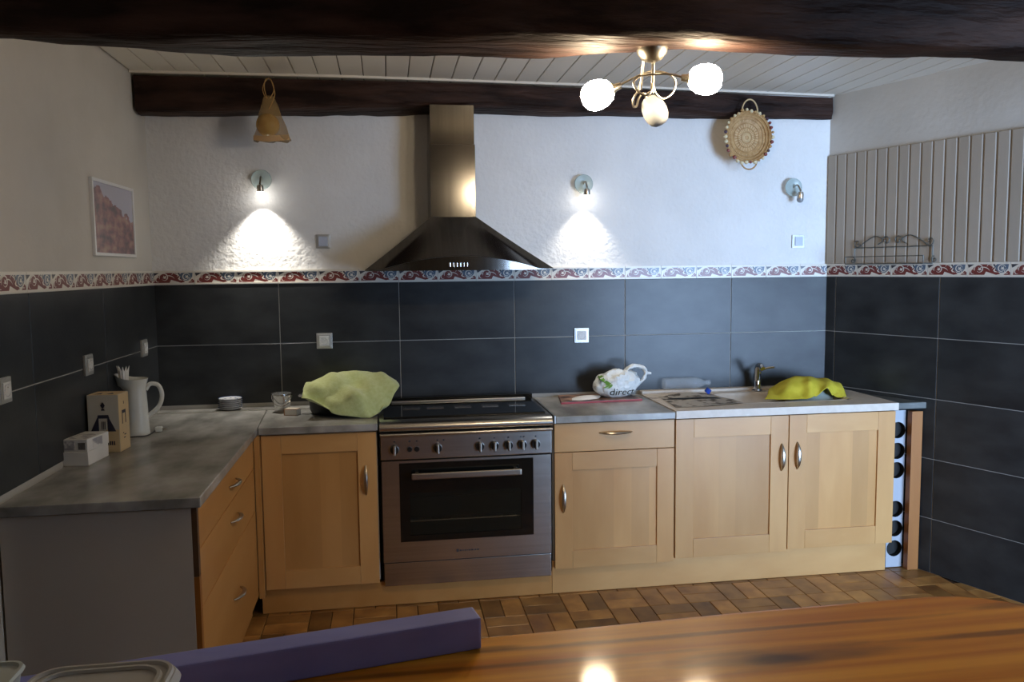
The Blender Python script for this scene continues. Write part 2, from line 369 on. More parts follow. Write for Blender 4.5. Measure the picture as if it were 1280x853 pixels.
def border_mesh():
    w, h, y = .2091, BH, -.010
    mb = MB().use(0).box(-w/2+.001, w/2-.001, y, -.001, -h/2, h/2)
    mb.box(-w/2+.001, w/2-.001, y-.004, y, h/2-.010, h/2-.002).box(-w/2+.001, w/2-.001, y-.003, y, -h/2+.002, -h/2+.009)
    lo, hi = -h/2+.010, h/2-.011
    def sh(k, poly, d): mb.use(k).prism(clip([(a, b*1.0) for a, b in poly]), y-d, y, 'y')
    def clip(poly): return [(max(-w/2+.002, min(w/2-.002, a)), max(lo, min(hi, b))) for a, b in poly]
    # red field sweeping down to the right, blue field after it
    sh(1, [(-.095, lo), (-.09, -.008), (-.07, .012), (-.04, hi), (.0, hi), (.03, .006), (.056, lo+.004), (.036, lo), (-.012, -.010), (-.02, lo)], .0004)
    sh(3, [(-.103, hi), (-.098, .008), (-.084, .016), (-.07, hi)], .0004)
    sh(2, [(.026, .012), (.04, hi), (.095, hi), (.092, .004), (.078, -.013), (.058, -.016), (.038, -.006)], .0004)
    sh(1, [(.072, lo), (.092, -.006), (.102, lo+.012), (.102, lo)], .0004)
    sh(3, [(.004, hi), (.034, .012), (.03, hi)], .0004)
    # cream scrolls
    def scroll(cx, cz, r, a0, a1, wd, k=0, d=.0009):
        n = 14; out = []; inn = []
        for i in range(n+1):
            t = i/n; a = a0+(a1-a0)*t; rr = r*(1-.45*t)
            ww = wd*math.sin(math.pi*min(1, max(.08, t*.9+.1)))
            out.append((cx+(rr+ww)*math.cos(a), cz+(rr+ww)*math.sin(a))); inn.append((cx+(rr-ww)*math.cos(a), cz+(rr-ww)*math.sin(a)))
        for i in range(n): sh(k, [out[i], out[i+1], inn[i+1], inn[i]], d)
    scroll(-.046, .002, .024, R(200), R(-150), .0024)
    scroll(.062, .004, .020, R(20), R(370), .0024)
    for cx, cz in ((-.045, .003), (.064, .006)):
        sh(0, [(cx-.010, cz-.003), (cx-.003, cz-.002), (cx-.004, cz+.009), (cx+.001, cz+.003), (cx+.008, cz+.008), (cx+.007, cz), (cx+.012, cz-.005), (cx+.001, cz-.007)], .0011)
    scroll(-.008, -.030, .050, R(130), R(60), .0022)
    scroll(.010, .012, .018, R(170), R(-60), .0022); scroll(-.074, -.012, .016, R(60), R(300), .0020); scroll(.088, -.010, .014, R(100), R(320), .0018)
    sh(0, [(.022, -.004), (.034, .010), (.030, -.006), (.046, -.014), (.028, -.012)], .0011)
    return mb.mesh('border_tile', ['cream', 'motif_red', 'motif_blue', 'motif_dark'])
bmesh_ = border_mesh()
def border(wall, x0, n, step):
    for i in range(n):
        o = link('border_tile', bmesh_, wall); o.location = (x0+step*(i+.5)*.2091, 0, ZT+BH/2)
border(wall_back, 0, 18, 1); border(wall_left, 0, 18, -1); border(wall_right, 0, 12, 1)

# tongue-and-groove panelling on the right wall
wp = thing('wall_panelling', 'grey-beige tongue and groove boards fixed above the tiled border', 'panelling', (3.727, 0, ZT+BH), RA)
bw = .064
bd = MB().box(-bw/2+.0035, bw/2-.0035, -.016, 0, 0, 2.242-ZT-BH).mesh('board', 'board_grey', bevel=.004, seg=1)
part('backing', MB().box(0, bw*38, -.008, .002, 0, 2.238-ZT-BH), 'board_grey', wp)
for i in range(38):
    o = link('board', bd, wp); o.location = (bw*(i+.5), 0, 0)

# ------------------------------------------------------------------ beams
def beam(name, label, stations, seed):
    """stations: x, y front, y back, z bottom front, z bottom back, z top front, z top back"""
    mb = MB(); n = 90; rings = []; x0, x1 = stations[0][0], stations[-1][0]
    for i in range(n+1):
        x = x0+(x1-x0)*i/n
        k = max(j for j in range(len(stations)-1) if stations[j][0] <= x+1e-9); a, b = stations[k], stations[k+1]
        t = (x-a[0])/(b[0]-a[0]); t = t*t*(3-2*t); yf, yb, zf, zb, tf, tb = [a[j]+(b[j]-a[j])*t for j in range(1, 7)]
        ring = []
        P = [(yf, tf), (yf, tf*.5+zf*.5), (yf, zf+.03), (yf+.012, zf+.008), (yf*.75+yb*.25, zf*.75+zb*.25), (yf*.5+yb*.5, zf*.5+zb*.5), (yf*.25+yb*.75, zf*.25+zb*.75),
             (yb-.012, zb+.006), (yb, zb+.03), (yb, tb*.5+zb*.5), (yb, tb)]
        for q, (y, z) in enumerate(P):
            d = noise.noise_vector(Vector((x*3.1+seed, y*9, z*9)))*.011 + noise.noise_vector(Vector((x*11+seed, y*30, z*30)))*.004
            if q in (0, 10): d = Vector((0, 0, 0))
            ring.append((x, y+d.y, z+d.z))
        rings.append(ring)
    m = len(rings[0]); vs = [v for r in rings for v in r]
    fs = [(i*m+k, i*m+(k+1) % m, (i+1)*m+(k+1) % m, (i+1)*m+k) for i in range(n) for k in range(m)]
    fs += [tuple(range(m)), tuple(range(n*m, (n+1)*m))[::-1]]
    mb.add(vs, fs); o = single(name, mb, 'beam_wood', label, 'beam', (x0, stations[0][1], stations[0][3]), smooth=1.2)
    return o
beam('ceiling_beam', 'massive dark oak beam the three-armed ceiling lamp hangs from',
     [(-.02, -2.06, -1.93, 2.262, 2.262, 2.45, CEIL), (.15, -2.04, -1.925, 2.262, 2.262, 2.45, CEIL), (.33, -2.03, -1.86, 2.262, 2.262, 2.45, CEIL), (.80, -2.05, -1.80, 2.266, 2.266, 2.45, CEIL),
      (1.57, -2.13, -1.88, 2.266, 2.266, 2.45, CEIL), (2.18, -2.18, -1.99, 2.266, 2.266, 2.45, CEIL), (3.2, -2.17, -2.04, 2.258, 2.258, 2.45, CEIL), (4.62, -2.17, -2.05, 2.255, 2.255, 2.45, CEIL)], 3.0)
beam('ceiling_beam', 'black-brown beam along the tiled back wall above the cooker hood',
     [(.01, -.20, .0, 2.385, 2.395, 2.565, 2.565), (.30, -.21, .0, 2.39, 2.405, 2.56, 2.56), (1.2, -.21, .0, 2.44, 2.42, 2.56, 2.56), (1.6, -.20, .0, 2.455, 2.435, 2.56, 2.56), (2.4, -.15, .0, 2.45, 2.435, 2.56, 2.56), (3.72, -.035, .0, 2.45, 2.445, 2.565, 2.565)], 11.0)

# ------------------------------------------------------------------ kitchen units
ZW = .9016
def handle(parent, cx, y, cz, L, vertical=True, face='y'):
    """bow handle standing off the front: face 'y' fronts look to -Y, face 'x' fronts look to +X"""
    pts = []; rs = []
    for i in range(13):
        t = i/12*2-1; off = .026*(1-abs(t)**2.6); s = t*L/2
        if face == 'y': p = (cx, y-off, cz+s) if vertical else (cx+s, y-off, cz)
        else: p = (cx+off, y+s, cz)
        pts.append(p); rs.append(.004+.006*(1-t*t))
    return part('handle', MB().tube(pts, rs, 8, flat=.75), 'nickel', parent, smooth=True)
def shaker_door(parent, x0, x1, z0, z1, y, hx=None, hz=None, sw=.085):
    """framed door, front face at y"""
    g = .002; x0 += g; x1 -= g; z0 += g; z1 -= g
    d = part('door', MB().box(x0+.003, x1-.003, y+.009, y+.019, z0+.003, z1-.003), 'beech', parent)
    for a, b in ((x0, x0+sw), (x1-sw, x1)): part('stile', MB().box(a, b, y, y+.0197, z0, z1), 'beech_stile', d, bevel=.0012)
    for a, b in ((z1-sw, z1), (z0, z0+sw)): part('rail', MB().box(x0+sw+.0006, x1-sw-.0006, y+.0003, y+.0195, a, b), 'beech_rail', d, bevel=.0012)
    if hx: handle(d, hx, y, hz, .14)
    return d
YD = -.605    # door fronts
# corner drawer unit
t = thing('drawer_cabinet', 'beech three-drawer unit with a pale end panel under the long grey worktop', 'cabinet', (.28, -1.15, 0))
part('body', MB().box(.012, .548, -1.740, -.02, .10, .862), 'white_panel', t)
part('end_panel', MB().box(-.017, .552, -1.762, -1.742, .0, .862), 'white_panel', t, bevel=.001)
part('edge_strip', MB().box(.553, .570, -1.761, -1.739, .635, .862), 'dark_wood', t)
part('edge_strip', MB().box(.553, .570, -1.761, -1.739, .0, .633), 'end_wood', t)
for z0, z1, hz in ((.722, .860, .785), (.525, .718, .645), (.115, .521, .335)):
    d = part('drawer', MB().box(.550, .570, -1.736, -.640, z0, z1), 'beech_side', t, bevel=.0015)
    handle(d, .570, -1.15, hz, .14, face='x')
part('kickboard', MB().box(.515, .53, -1.738, -.59, .002, .10), 'beech_side', t)
# corner door unit left of the cooker
t = thing('base_cabinet', 'orange-lit beech single-door cabinet in the corner left of the cooker', 'cabinet', (.86, -.3, 0))
part('body', MB().box(.60, 1.128, -.582, -.02, .137, .862), 'white_panel', t)
part('filler', MB().box(.572, .596, -.634, -.59, .10, .862), 'beech', t)
shaker_door(t, .598, 1.126, .125, .862, YD, 1.072, .63, .088)
# drawer and door unit
t = thing('base_cabinet', 'beech cabinet with one top drawer and one door, between cooker and sink unit', 'cabinet', (2.28, -.3, 0))
part('body', MB().box(1.978, 2.590, -.553, -.02, .137, .862), 'white_panel', t)
d = part('drawer', MB().box(1.980, 2.588, YD, YD+.02, .722, .862), 'beech_rail', t, bevel=.0015)
handle(d, 2.287, YD, .81, .165, vertical=False)
shaker_door(t, 1.978, 2.590, .135, .720, YD, 2.022, .49, .088)
# sink unit
t = thing('sink_cabinet', 'wide pale beech two-door cabinet under the cream sink', 'cabinet', (3.19, -.3, 0))
part('bottom', MB().box(2.610, 3.767, -.553, -.02, .137, .155), 'white_panel', t)
for a in (2.592, 3.768): part('side', MB().box(a, a+.017, -.553, -.02, .137, .862), 'white_panel', t)
shaker_door(t, 2.594, 3.196, .148, .862, YD, 3.158, .645, .095)
shaker_door(t, 3.197, 3.787, .158, .862, YD, 3.243, .65, .095)
# kickboards
single('kickboard', MB().box(.575, 1.968, -.575, -.557, .002, .118), 'beech_side', 'beech kickboard running under the cooker and the corner door unit', 'kickboard', (1.2, -.566, .002), bevel=.001)
single('kickboard', MB().box(1.970, 3.770, -.575, -.557, .002, .165), 'beech_rail', 'pale beech kickboard under the drawer unit and the sink unit', 'kickboard', (2.8, -.566, .002), bevel=.001)
# wine rack
t = thing('wine_rack', 'narrow white wine rack with round bottle holes between sink unit and wall', 'wine rack', (3.86, -.3, 0))
mb = MB(); hx, hr = 3.838, .044; zs = [.106, .215, .321, .43, .531, .635, .746]
holes = [z for z in zs if abs(z-.43) > .01]
xa, xb = 3.79, 3.883; edges = [.004, .160, .268, .376, .480, .583, .690, .852]
def holed(mb, x0, x1, z0, z1, cx, cz, r, y):
    n = 24; vs = []; fs = []
    for k in range(n):
        a = 2*math.pi*k/n+math.pi/4; c, s_ = math.cos(a), math.sin(a); vs.append((cx+r*c, y, cz+r*s_))
        m = max(abs(c), abs(s_)); px, pz = c/m, s_/m
        vs.append((cx+px*((x1-cx) if px > 0 else (cx-x0)), y, cz+pz*((z1-cz) if pz > 0 else (cz-z0))))
    fs = [(2*k, 2*k+1, (2*k+3) % (2*n), (2*k+2) % (2*n)) for k in range(n)]
    mb.add(vs, fs)
for k in range(7):
    z0, z1 = edges[k], edges[k+1]; cz = zs[k]
    if cz in holes: holed(mb, xa, xb, z0, z1, hx, cz, hr, -.548)
    else: mb.add([(xa, -.548, z0), (xb, -.548, z0), (xb, -.548, z1), (xa, -.548, z1)], [(0, 1, 2, 3)])
part('front_panel', mb, 'rack_white', t)
for cz in holes:
    tb = MB().tube([(hx, -.549, cz), (hx, -.515, cz)], hr, 20, caps=False); tb.disc((hx, -.515, cz), (0, 1, 0), hr, 20)
    part('bottle_tube', tb, 'black_matt', t, smooth=True)
part('side_panel', MB().prism([(3.884, -.598), (3.945, -.598), (3.935, -.570), (3.884, -.560)], .002, .852, 'z'), 'end_wood', t, bevel=.001)

# worktops
def worktop(label, poly, loc, z1=ZW, th=.034, mats='worktop'):
    mb = MB().prism(poly, z1-th, z1, 'z'); return single('worktop', mb, mats, label, 'worktop', loc, bevel=.004)
worktop('long mottled grey worktop along the left wall holding jug, carton and boxes', [(.012, -.130), (-.017, -1.782), (.588, -1.782), (.588, -.622), (.560, -.130)], (.3, -.9, ZW-.034))
worktop('short grey worktop with the green towel beside the cooker', [(.563, -.130), (.591, -.622), (1.132, -.622), (1.132, -.130)], (.86, -.38, ZW-.034))
worktop('narrow grey worktop ledge along the back wall under the saucers', [(.012, -.012), (.012, -.126), (1.132, -.126), (1.132, -.012)], (.55, -.07, ZW-.034))
worktop('grey worktop with the carrier bag between cooker and sink', [(1.985, -.012), (1.985, -.622), (2.588, -.622), (2.588, -.012)], (2.28, -.3, ZW-.034))
worktop('small dark worktop end over the wine rack', [(3.792, -.20), (3.792, -.606), (3.958, -.606)], (3.86, -.35, ZW-.034), mats='worktop_edge')
for nm, mb, lab in (('edge_strip', MB().box(.013, 1.13, -.1295, -.1265, ZW-.01, ZW+.003), 'thin light metal strip between ledge and worktops on the left'),
                    ('edge_strip', MB().box(1.976, 1.984, -.622, -.012, ZW-.034, ZW+.003), 'thin metal strip on the worktop edge beside the cooker')):
    single(nm, mb, 'alu', lab, 'strip', (mb.v[0]))

# cooker
SX0, SX1 = 1.140, 1.968
t = thing('range_cooker', 'stainless steel range cooker with black glass lid and wide oven', 'cooker', (1.55, -.3, 0))
body = MB().box(SX0, SX0+.03, -.55, -.03, .12, .85).box(SX1-.03, SX1, -.55, -.03, .12, .85).box(SX0+.03, SX1-.03, -.06, -.03, .12, .85)
body.box(SX0+.03, SX1-.03, -.55, -.06, .12, .27).box(SX0+.03, SX1-.03, -.55, -.06, .70, .85)
part('body', body, 'oven_dark', t)
tp = MB().prism([(-.03, .85), (-.03, .905), (-.575, .905), (-.600, .900), (-.622, .888), (-.628, .872), (-.622, .862), (-.60, .850)], SX0, SX1, 'x')
part('hob_top', tp, 'steel', t, smooth=.9)
lid = part('glass_lid', MB().box(SX0+.02, SX1-.02, -.535, -.09, .906, .914), 'black_glass', t, bevel=.003)
part('lid_rail', MB().box(SX0+.06, SX1-.05, -.118, -.106, .914, .922), 'alu', lid, bevel=.002)
part('back_guard', MB().box(SX0+.005, SX1-.005, -.085, -.03, .905, .935), 'black_glass', t, bevel=.003)
# pan supports seen as pale bars through the glass lid
for x in (1.30, 1.42, 1.56, 1.70, 1.84):
    part('pan_support', MB().box(x-.042, x+.042, -.335, -.285, .914, .9165), 'steel', lid)
part('trim_strip', MB().tube([(SX0+.002, -.618, .842), (SX1-.002, -.618, .842)], .011, 12, flat=.8), 'steel', t, smooth=True)
cp = part('control_panel', MB().box(SX0+.004, SX1-.004, -.612, -.56, .722, .838), 'steel', t, bevel=.003)
for x in (1.208, 1.411, 1.613, 1.683, 1.752, 1.819, 1.885):
    k = part('knob', MB().cyl((x, -.612, .772), (x, -.630, .772), .022, .019, 20), 'knob_black', t, smooth=.9)
    part('knob_grip', MB().box(x-.006, x+.006, -.645, -.629, .748, .792), 'nickel', k, bevel=.003)
for x in (1.279, 1.313): part('button', MB().cyl((x, -.612, .771), (x, -.619, .771), .012, None, 16), 'knob_black', t, smooth=.9)
mk = MB()
for x in (1.208, 1.279, 1.313, 1.411, 1.44, 1.613, 1.683, 1.752, 1.812, 1.826, 1.885): mk.box(x-.004, x+.004, -.6127, -.611, .806, .812)
part('marking', mk, 'ink', t, kind='stuff')
dr = MB(); X0, X1, Z0, Z1 = SX0+.006, SX1-.008, .224, .716; A0, A1, B0, B1 = 1.228, 1.872, .322, .704
dr.box(X0, A0, -.612, -.575, Z0, Z1).box(A1, X1, -.612, -.575, Z0, Z1).box(A0, A1, -.612, -.575, Z0, B0).box(A0, A1, -.612, -.575, B1, Z1)
od = part('oven_door', dr, 'steel', t)
W0, W1, V0, V1 = 1.276, 1.812, .352, .560
gl = MB().box(A0, W0, -.614, -.604, B0, B1).box(W1, A1, -.614, -.604, B0, B1).box(W0, W1, -.614, -.604, B0, V0).box(W0, W1, -.614, -.604, V1, B1)
part('door_glass', gl, 'black_glass', od)
part('window', MB().box(W0, W1, -.612, -.607, V0, V1), 'window_glass', od)
hb = MB().box(1.285, 1.808, -.668, -.650, .634, .664).box(1.30, 1.32, -.652, -.612, .640, .660).box(1.775, 1.795, -.652, -.612, .640, .660)
part('handle', hb, 'nickel', od, bevel=.006, seg=3)
lg = MB().box(1.492, 1.504, -.6125, -.611, .258, .272)
for i, (a, w) in enumerate(((0, .010), (.014, .006), (.024, .008), (.036, .004), (.044, .008), (.056, .010), (.072, .008), (.084, .010))): lg.box(1.508+a, 1.508+a+w, -.6124, -.611, .261, .268)
part('marking', lg, 'ink', od, kind='stuff')
rk = MB()
rk.tube([(1.18, -.545, .40), (1.93, -.545, .40)], .0045, 6); rk.tube([(1.18, -.12, .40), (1.93, -.12, .40)], .003, 6)
for i in range(24): rk.tube([(1.19+.032*i, -.545, .40), (1.19+.032*i, -.12, .40)], .0017, 5)
part('oven_rack', rk, 'chrome', t)
part('storage_drawer', MB().box(SX0+.008, SX1-.008, -.604, -.578, .105, .218), 'steel', t, bevel=.003)

# ------------------------------------------------------------------ cooker hood
t = thing('cooker_hood', 'stainless steel pyramid cooker hood with tall square chimney', 'hood', (1.535, -.15, 1.62))
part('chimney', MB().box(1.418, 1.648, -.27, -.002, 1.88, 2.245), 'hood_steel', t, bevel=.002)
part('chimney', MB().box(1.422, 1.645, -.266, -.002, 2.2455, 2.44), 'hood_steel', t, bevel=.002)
HX0, HX1 = 1.088, 2.014
cn = MB(); n = 24
def arch(u):  # front lip: bows upward and forward in the middle
    return .062*max(0, 1-abs((2*u-1)/.84)**2)
top = []; bot = []
for i in range(n+1):
    u = i/n; x = HX0+(HX1-HX0)*u; tx = 1.418+.23*u
    bow = .06*(1-(2*u-1)**2)
    top.append((tx, -.27, 1.882)); bot.append((x, -.44-bow, 1.618+arch(u)))
vs = []; rows = 8
for j in range(rows+1):
    f = j/rows
    for i in range(n+1):
        a, b = Vector(top[i]), Vector(bot[i]); p = a.lerp(b, f); p.z += -.004*math.sin(math.pi*f); vs.append(p)
cn.add(vs, [(j*(n+1)+i, j*(n+1)+i+1, (j+1)*(n+1)+i+1, (j+1)*(n+1)+i) for j in range(rows) for i in range(n)])
for sx, tx, i0 in ((HX0, 1.418, 0), (HX1, 1.648, n)):
    side = []
    for j in range(rows+1): side.append(tuple(vs[j*(n+1)+i0]))
    back = [(tx+(sx-tx)*j/rows, -.003, 1.882+(1.618-1.882)*j/rows-.004*math.sin(math.pi*j/rows)) for j in range(rows+1)]
    cn.add(side+back, [(j, j+1, rows+1+j+1, rows+1+j) for j in range(rows)])
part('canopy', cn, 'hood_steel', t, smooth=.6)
vz = MB(); vv = []
for i in range(n+1):
    u = i/n; b = bot[i]; vv += [(b[0], b[1]+.004, b[2]-.001), (b[0], b[1]+.004, 1.612)]
vz.add(vv, [(2*i, 2*i+1, 2*i+3, 2*i+2) for i in range(n)])
part('control_fascia', vz, 'hood_steel', t, smooth=True)
part('filter', MB().box(HX0+.02, HX1-.02, -.42, -.01, 1.612, 1.618), 'black_matt', t)
for k in range(6):
    x = 1.492+.0165*k; part('button', MB().box(x-.005, x+.005, -.509, -.490, 1.628, 1.650), 'chrome', t, bevel=.002)

# ------------------------------------------------------------------ sink and tap
t = thing('sink', 'cream composite sink top with drainer and single bowl', 'sink', (3.19, -.3, ZW-.034))
sm = MB(); x0, x1, y0, y1 = 2.592, 3.790, -.622, -.012; bx0, bx1, by0, by1 = 2.97, 3.62, -.47, -.14; zt_, zb_ = ZW+.004, ZW-.15
sm.box(x0, bx0, y0, y1, ZW-.034, zt_).box(bx1, x1, y0, y1, ZW-.034, zt_).box(bx0, bx1, y0, by0, ZW-.034, zt_).box(bx0, bx1, by1, y1, ZW-.034, zt_)
part('top', sm, 'composite', t)
bo = MB(); r = .05
def rr(x0, x1, y0, y1, r, n=6):
    out = []
    for cx, cy, a in ((x1-r, y1-r, 0), (x0+r, y1-r, 90), (x0+r, y0+r, 180), (x1-r, y0+r, 270)):
        out += [(cx+r*math.cos(R(a+90*k/n)), cy+r*math.sin(R(a+90*k/n))) for k in range(n+1)]
    return out
lv = [(rr(bx0-.004, bx1+.004, by0-.004, by1+.004, .06), zt_+.002), (rr(bx0+.012, bx1-.012, by0+.012, by1-.012, .06), zt_-.012), (rr(bx0+.03, bx1-.03, by0+.03, by1-.03, .06), zb_+.03), (rr(bx0+.06, bx1-.06, by0+.06, by1-.06, .05), zb_)]
m_ = len(lv[0][0]); bo.add([(a, b, z) for L_, z in lv for a, b in L_], [(i*m_+k, i*m_+(k+1) % m_, (i+1)*m_+(k+1) % m_, (i+1)*m_+k) for i in range(3) for k in range(m_)]+[tuple(range(3*m_, 4*m_))])
part('bowl', bo, 'composite', t, smooth=.8)
part('back_ledge', MB().box(2.592, 3.726, -.064, -.012, zt_, zt_+.018), 'composite', t, bevel=.006)
part('drain', MB().cyl((3.3, -.3, zb_+.001), (3.3, -.3, zb_+.006), .04), 'chrome', t)
t = thing('tap', 'chrome mixer tap with side lever standing behind the sink bowl', 'tap', (3.262, -.095, zt_))
part('base', MB().lathe([(0, 0), (.030, 0), (.030, .008), (.022, .014), (.022, .095), (.018, .103), (0, .105)], (3.262, -.095, zt_), n=20), 'chrome', t, smooth=True)
part('spout', MB().tube(spline([(3.262, -.095, .95), (3.245, -.125, 1.02), (3.238, -.15, 1.058), (3.236, -.19, 1.066), (3.236, -.215, 1.05)], 5), .014, 12), 'chrome', t, smooth=True)
part('lever', MB().tube(spline([(3.262, -.095, 1.0), (3.275, -.098, 1.022), (3.31, -.11, 1.04), (3.35, -.125, 1.046)], 5), [.016]*6+[.007]*10, 10), 'chrome', t, smooth=True)

# ------------------------------------------------------------------ wall lamps
def sconce(x, z, label, lit, tilt):
    t = thing('wall_lamp', label, 'wall lamp', (x, 0, z), 0, 'wall spot lamps above the tiled border')
    part('glass_disc', MB().lathe([(0, .004), (.045, .006), (.052, .012), (.050, .016), (.044, .012), (0, .010)], (x, -.022, z), (0, -1, 0), 32), 'frosted', t, smooth=True)
    part('mount', MB().cyl((x, 0, z), (x, -.03, z), .02, .014, 16), 'nickel', t, smooth=.9)
    hx, hy, hz = x+tilt, -.085, z-.030
    part('arm', MB().tube(spline([(x, -.028, z), (x+tilt*.6, -.06, z+.010), (hx, hy, hz+.004)], 6), .005, 8), 'nickel', t, smooth=True)
    ax = Vector((0, .18, -1)).normalized()
    hd = part('lamp_head', MB().lathe([(0, 0), (.013, 0), (.017, .012), (.018, .034), (.016, .036), (.014, .030), (0, .028)], (hx, hy, hz), ax, 20), 'nickel', t, smooth=True)
    bo = Vector((hx, hy, hz))+ax*.040
    part('bulb', MB().lathe([(0, -.014), (.012, -.012), (.019, .0), (.017, .012), (.009, .019), (0, .021)], bo, ax, 20), 'bulb' if lit else 'globe_off', t, smooth=True)
    if lit:
        p = bo+ax*.026
        light('wall_lamp_light', 'SPOT', p, lit, (1, .95, .86), (x+tilt*.3, -.02, z-.60), spot_size=R(96), spot_blend=1.0, shadow_soft_size=.012)
sconce(.564, 2.088, 'lit wall spot lamp with glass disc right of the hanging gauze bag', 30.0, 0)
sconce(2.268, 2.075, 'lit wall spot lamp with glass disc right of the hood chimney', 13.0, .006)
sconce(3.492, 2.062, 'unlit wall spot lamp with glass disc near the woven tray', 0, .018)

# switches and sockets
def wall_frame(t, s=.041):
    part('frame', MB().box(-s, s, -.010, 0, -s, s).box(-s+.006, s-.006, -.013, -.010, -s+.006, s-.006), 'socket_silver', t, bevel=.003)
def switch(x, z, label):
    t = thing('light_switch', label, 'switch', (x, -.0, z), 0, None, True); wall_frame(t, .037)
    part('rocker', MB().box(-.024, .024, -.020, -.013, -.026, .026), 'switch_key', t, bevel=.004)
switch(.864, 1.771, 'square silver light switch on the white wall left of the hood')
switch(3.541, 1.756, 'square silver light switch below the unlit wall lamp')
def socket(loc, rz, label):
    t = thing('wall_socket', label, 'socket', loc, rz, 'silver wall sockets in the slate tiles', True); wall_frame(t)
    part('insert', MB().box(-.026, .026, -.0165, -.013, -.026, .026), 'socket_white', t, bevel=.002)
    rg = MB().tube([(.019*math.cos(a*.349), -.0165, .019*math.sin(a*.349)) for a in range(18)], .0011, 6, closed=True)
    rg.cyl((-.009, -.017, 0), (-.009, -.0165, 0), .003, None, 8); rg.cyl((.009, -.017, 0), (.009, -.0165, 0), .003, None, 8); rg.cyl((0, -.021, .010), (0, -.0165, .010), .002, None, 8)
    part('contact', rg, 'box_print', t, kind='stuff')
socket((.856, -.010, 1.245), 0, 'silver wall socket above the green towel')
socket((2.257, -.010, 1.243), 0, 'silver wall socket above the magazine and carrier bag')
for y, lab in ((-1.676, 'silver wall socket on the left wall, farthest from the corner'), (-.97, 'silver wall socket on the left wall above the tan carton'), (-.25, 'silver wall socket on the left wall closest to the corner')):
    socket((.010+.01745*y, y, 1.25), R(89), lab)

# picture
t = thing('picture', 'small pink mountain picture in a thin white frame on the wall', 'picture', (-.0096, -.55, 1.69), R(89))
fw, fh = .265, .325
fr = MB().box(-fw, -fw+.014, -.014, 0, 0, fh).box(fw-.014, fw, -.014, 0, 0, fh).box(-fw+.014, fw-.014, -.014, 0, 0, .014).box(-fw+.014, fw-.014, -.014, 0, fh-.014, fh)
part('frame', fr, 'frame_white', t, bevel=.002)
part('print', MB().box(-fw+.014, fw-.014, -.008, 0, .014, fh-.014), 'mountain_print', t)

# ------------------------------------------------------------------ hanging gauze bag with amber ball
t = thing('drawstring_bag', 'tan gauze drawstring bag hanging from the back beam', 'bag', (.65, -.245, 2.24))
bag = MB(); prof = []; N_ = 24
for j in range(13):
    f = j/12; z = 2.46-.215*f; w = .022+.066*f**.9; d = .014+.062*math.sin(min(1, f*1.15)*math.pi*.62)*(1 if f < .85 else (1-f)/.15*.8+.2)
    cx = .648+.012*f
    prof.append([(cx+w*math.cos(2*math.pi*k/N_)*(1+.05*math.sin(5*k+j)), -.285+d*math.sin(2*math.pi*k/N_)*.95, z+.006*math.sin(k*1.7)*(f > .9)) for k in range(N_)])
bag.add([v for r_ in prof for v in r_], [(j*N_+k, j*N_+(k+1) % N_, (j+1)*N_+(k+1) % N_, (j+1)*N_+k) for j in range(12) for k in range(N_)]+[tuple(range(12*N_, 13*N_))])
part('pouch', bag, 'gauze', t, smooth=True)
hm = MB(); hm.grid([[(.575, -.315, 2.268), (.64, -.345, 2.262), (.69, -.335, 2.268), (.735, -.305, 2.276)], [(.572, -.305, 2.248), (.64, -.325, 2.238), (.69, -.318, 2.243), (.742, -.303, 2.252)]], 12, 2)
part('hem', hm, 'gauze_hem', t, smooth=True)
ds = MB()
for pts in ([(.640, -.285, 2.45), (.628, -.272, 2.50), (.632, -.262, 2.54), (.645, -.258, 2.552)], [(.655, -.285, 2.45), (.672, -.27, 2.49), (.665, -.262, 2.53), (.648, -.258, 2.552)],
            [(.650, -.29, 2.40), (.668, -.282, 2.44), (.676, -.272, 2.48), (.660, -.262, 2.54), (.648, -.256, 2.55)], [(.632, -.285, 2.455), (.620, -.27, 2.49), (.626, -.262, 2.525), (.645, -.256, 2.55)]):
    ds.tube(spline(pts, 5), .0022, 6)
part('drawstring', ds, 'cord', t, smooth=True)
part('hook', MB().tube([(.646, -.225, 2.552), (.646, -.262, 2.55), (.646, -.266, 2.556)], .003, 6), 'nickel', t)
single('ball', MB().lathe([(max(0, .056*math.sin(math.pi*i/12)), -.056*math.cos(math.pi*i/12)) for i in range(13)], (.640, -.285, 2.322), n=24), 'amber', 'shiny amber ball inside the hanging gauze bag', 'ball', (.640, -.285, 2.266), smooth=True)

# ------------------------------------------------------------------ woven tray
TX, TZ, TY = 3.175, 2.325, -.085
t = thing('woven_tray', 'round wicker tray with shells around its rim hanging on the wall', 'tray', (TX, TY-.03, TZ-.145))
tw = MB().lathe([(0, .010), (.06, .012), (.105, .016), (.120, .030), (.134, .042), (.138, .040), (.126, .020), (.110, .006), (0, .0)], (TX, TY-.004, TZ), (0, -1, 0), 40, sx=.98, sy=1.03)
part('base', tw, 'wicker', t, smooth=True)
sp_ = MB()
for k in range(28):
    a = 2*math.pi*k/28; sp_.tube([(TX+r_*math.cos(a), TY-.004-.0115-(.0045 if r_ > .1 else 0), TZ+r_*math.sin(a)) for r_ in (.012, .05, .085, .104)], .0022, 5)
part('spokes', sp_, 'wicker_pale', t, kind='stuff')
for r_, y_ in ((.030, -.0165), (.052, -.0168), (.076, -.0178), (.098, -.020), (.112, -.027), (.126, -.040)):
    part('weave_ring', MB().tube([(TX+r_*.98*math.cos(2*math.pi*k/36), TY+y_, TZ+r_*1.03*math.sin(2*math.pi*k/36)) for k in range(36)], .0032, 6, closed=True), 'wicker', t, smooth=True)
random.seed(5)
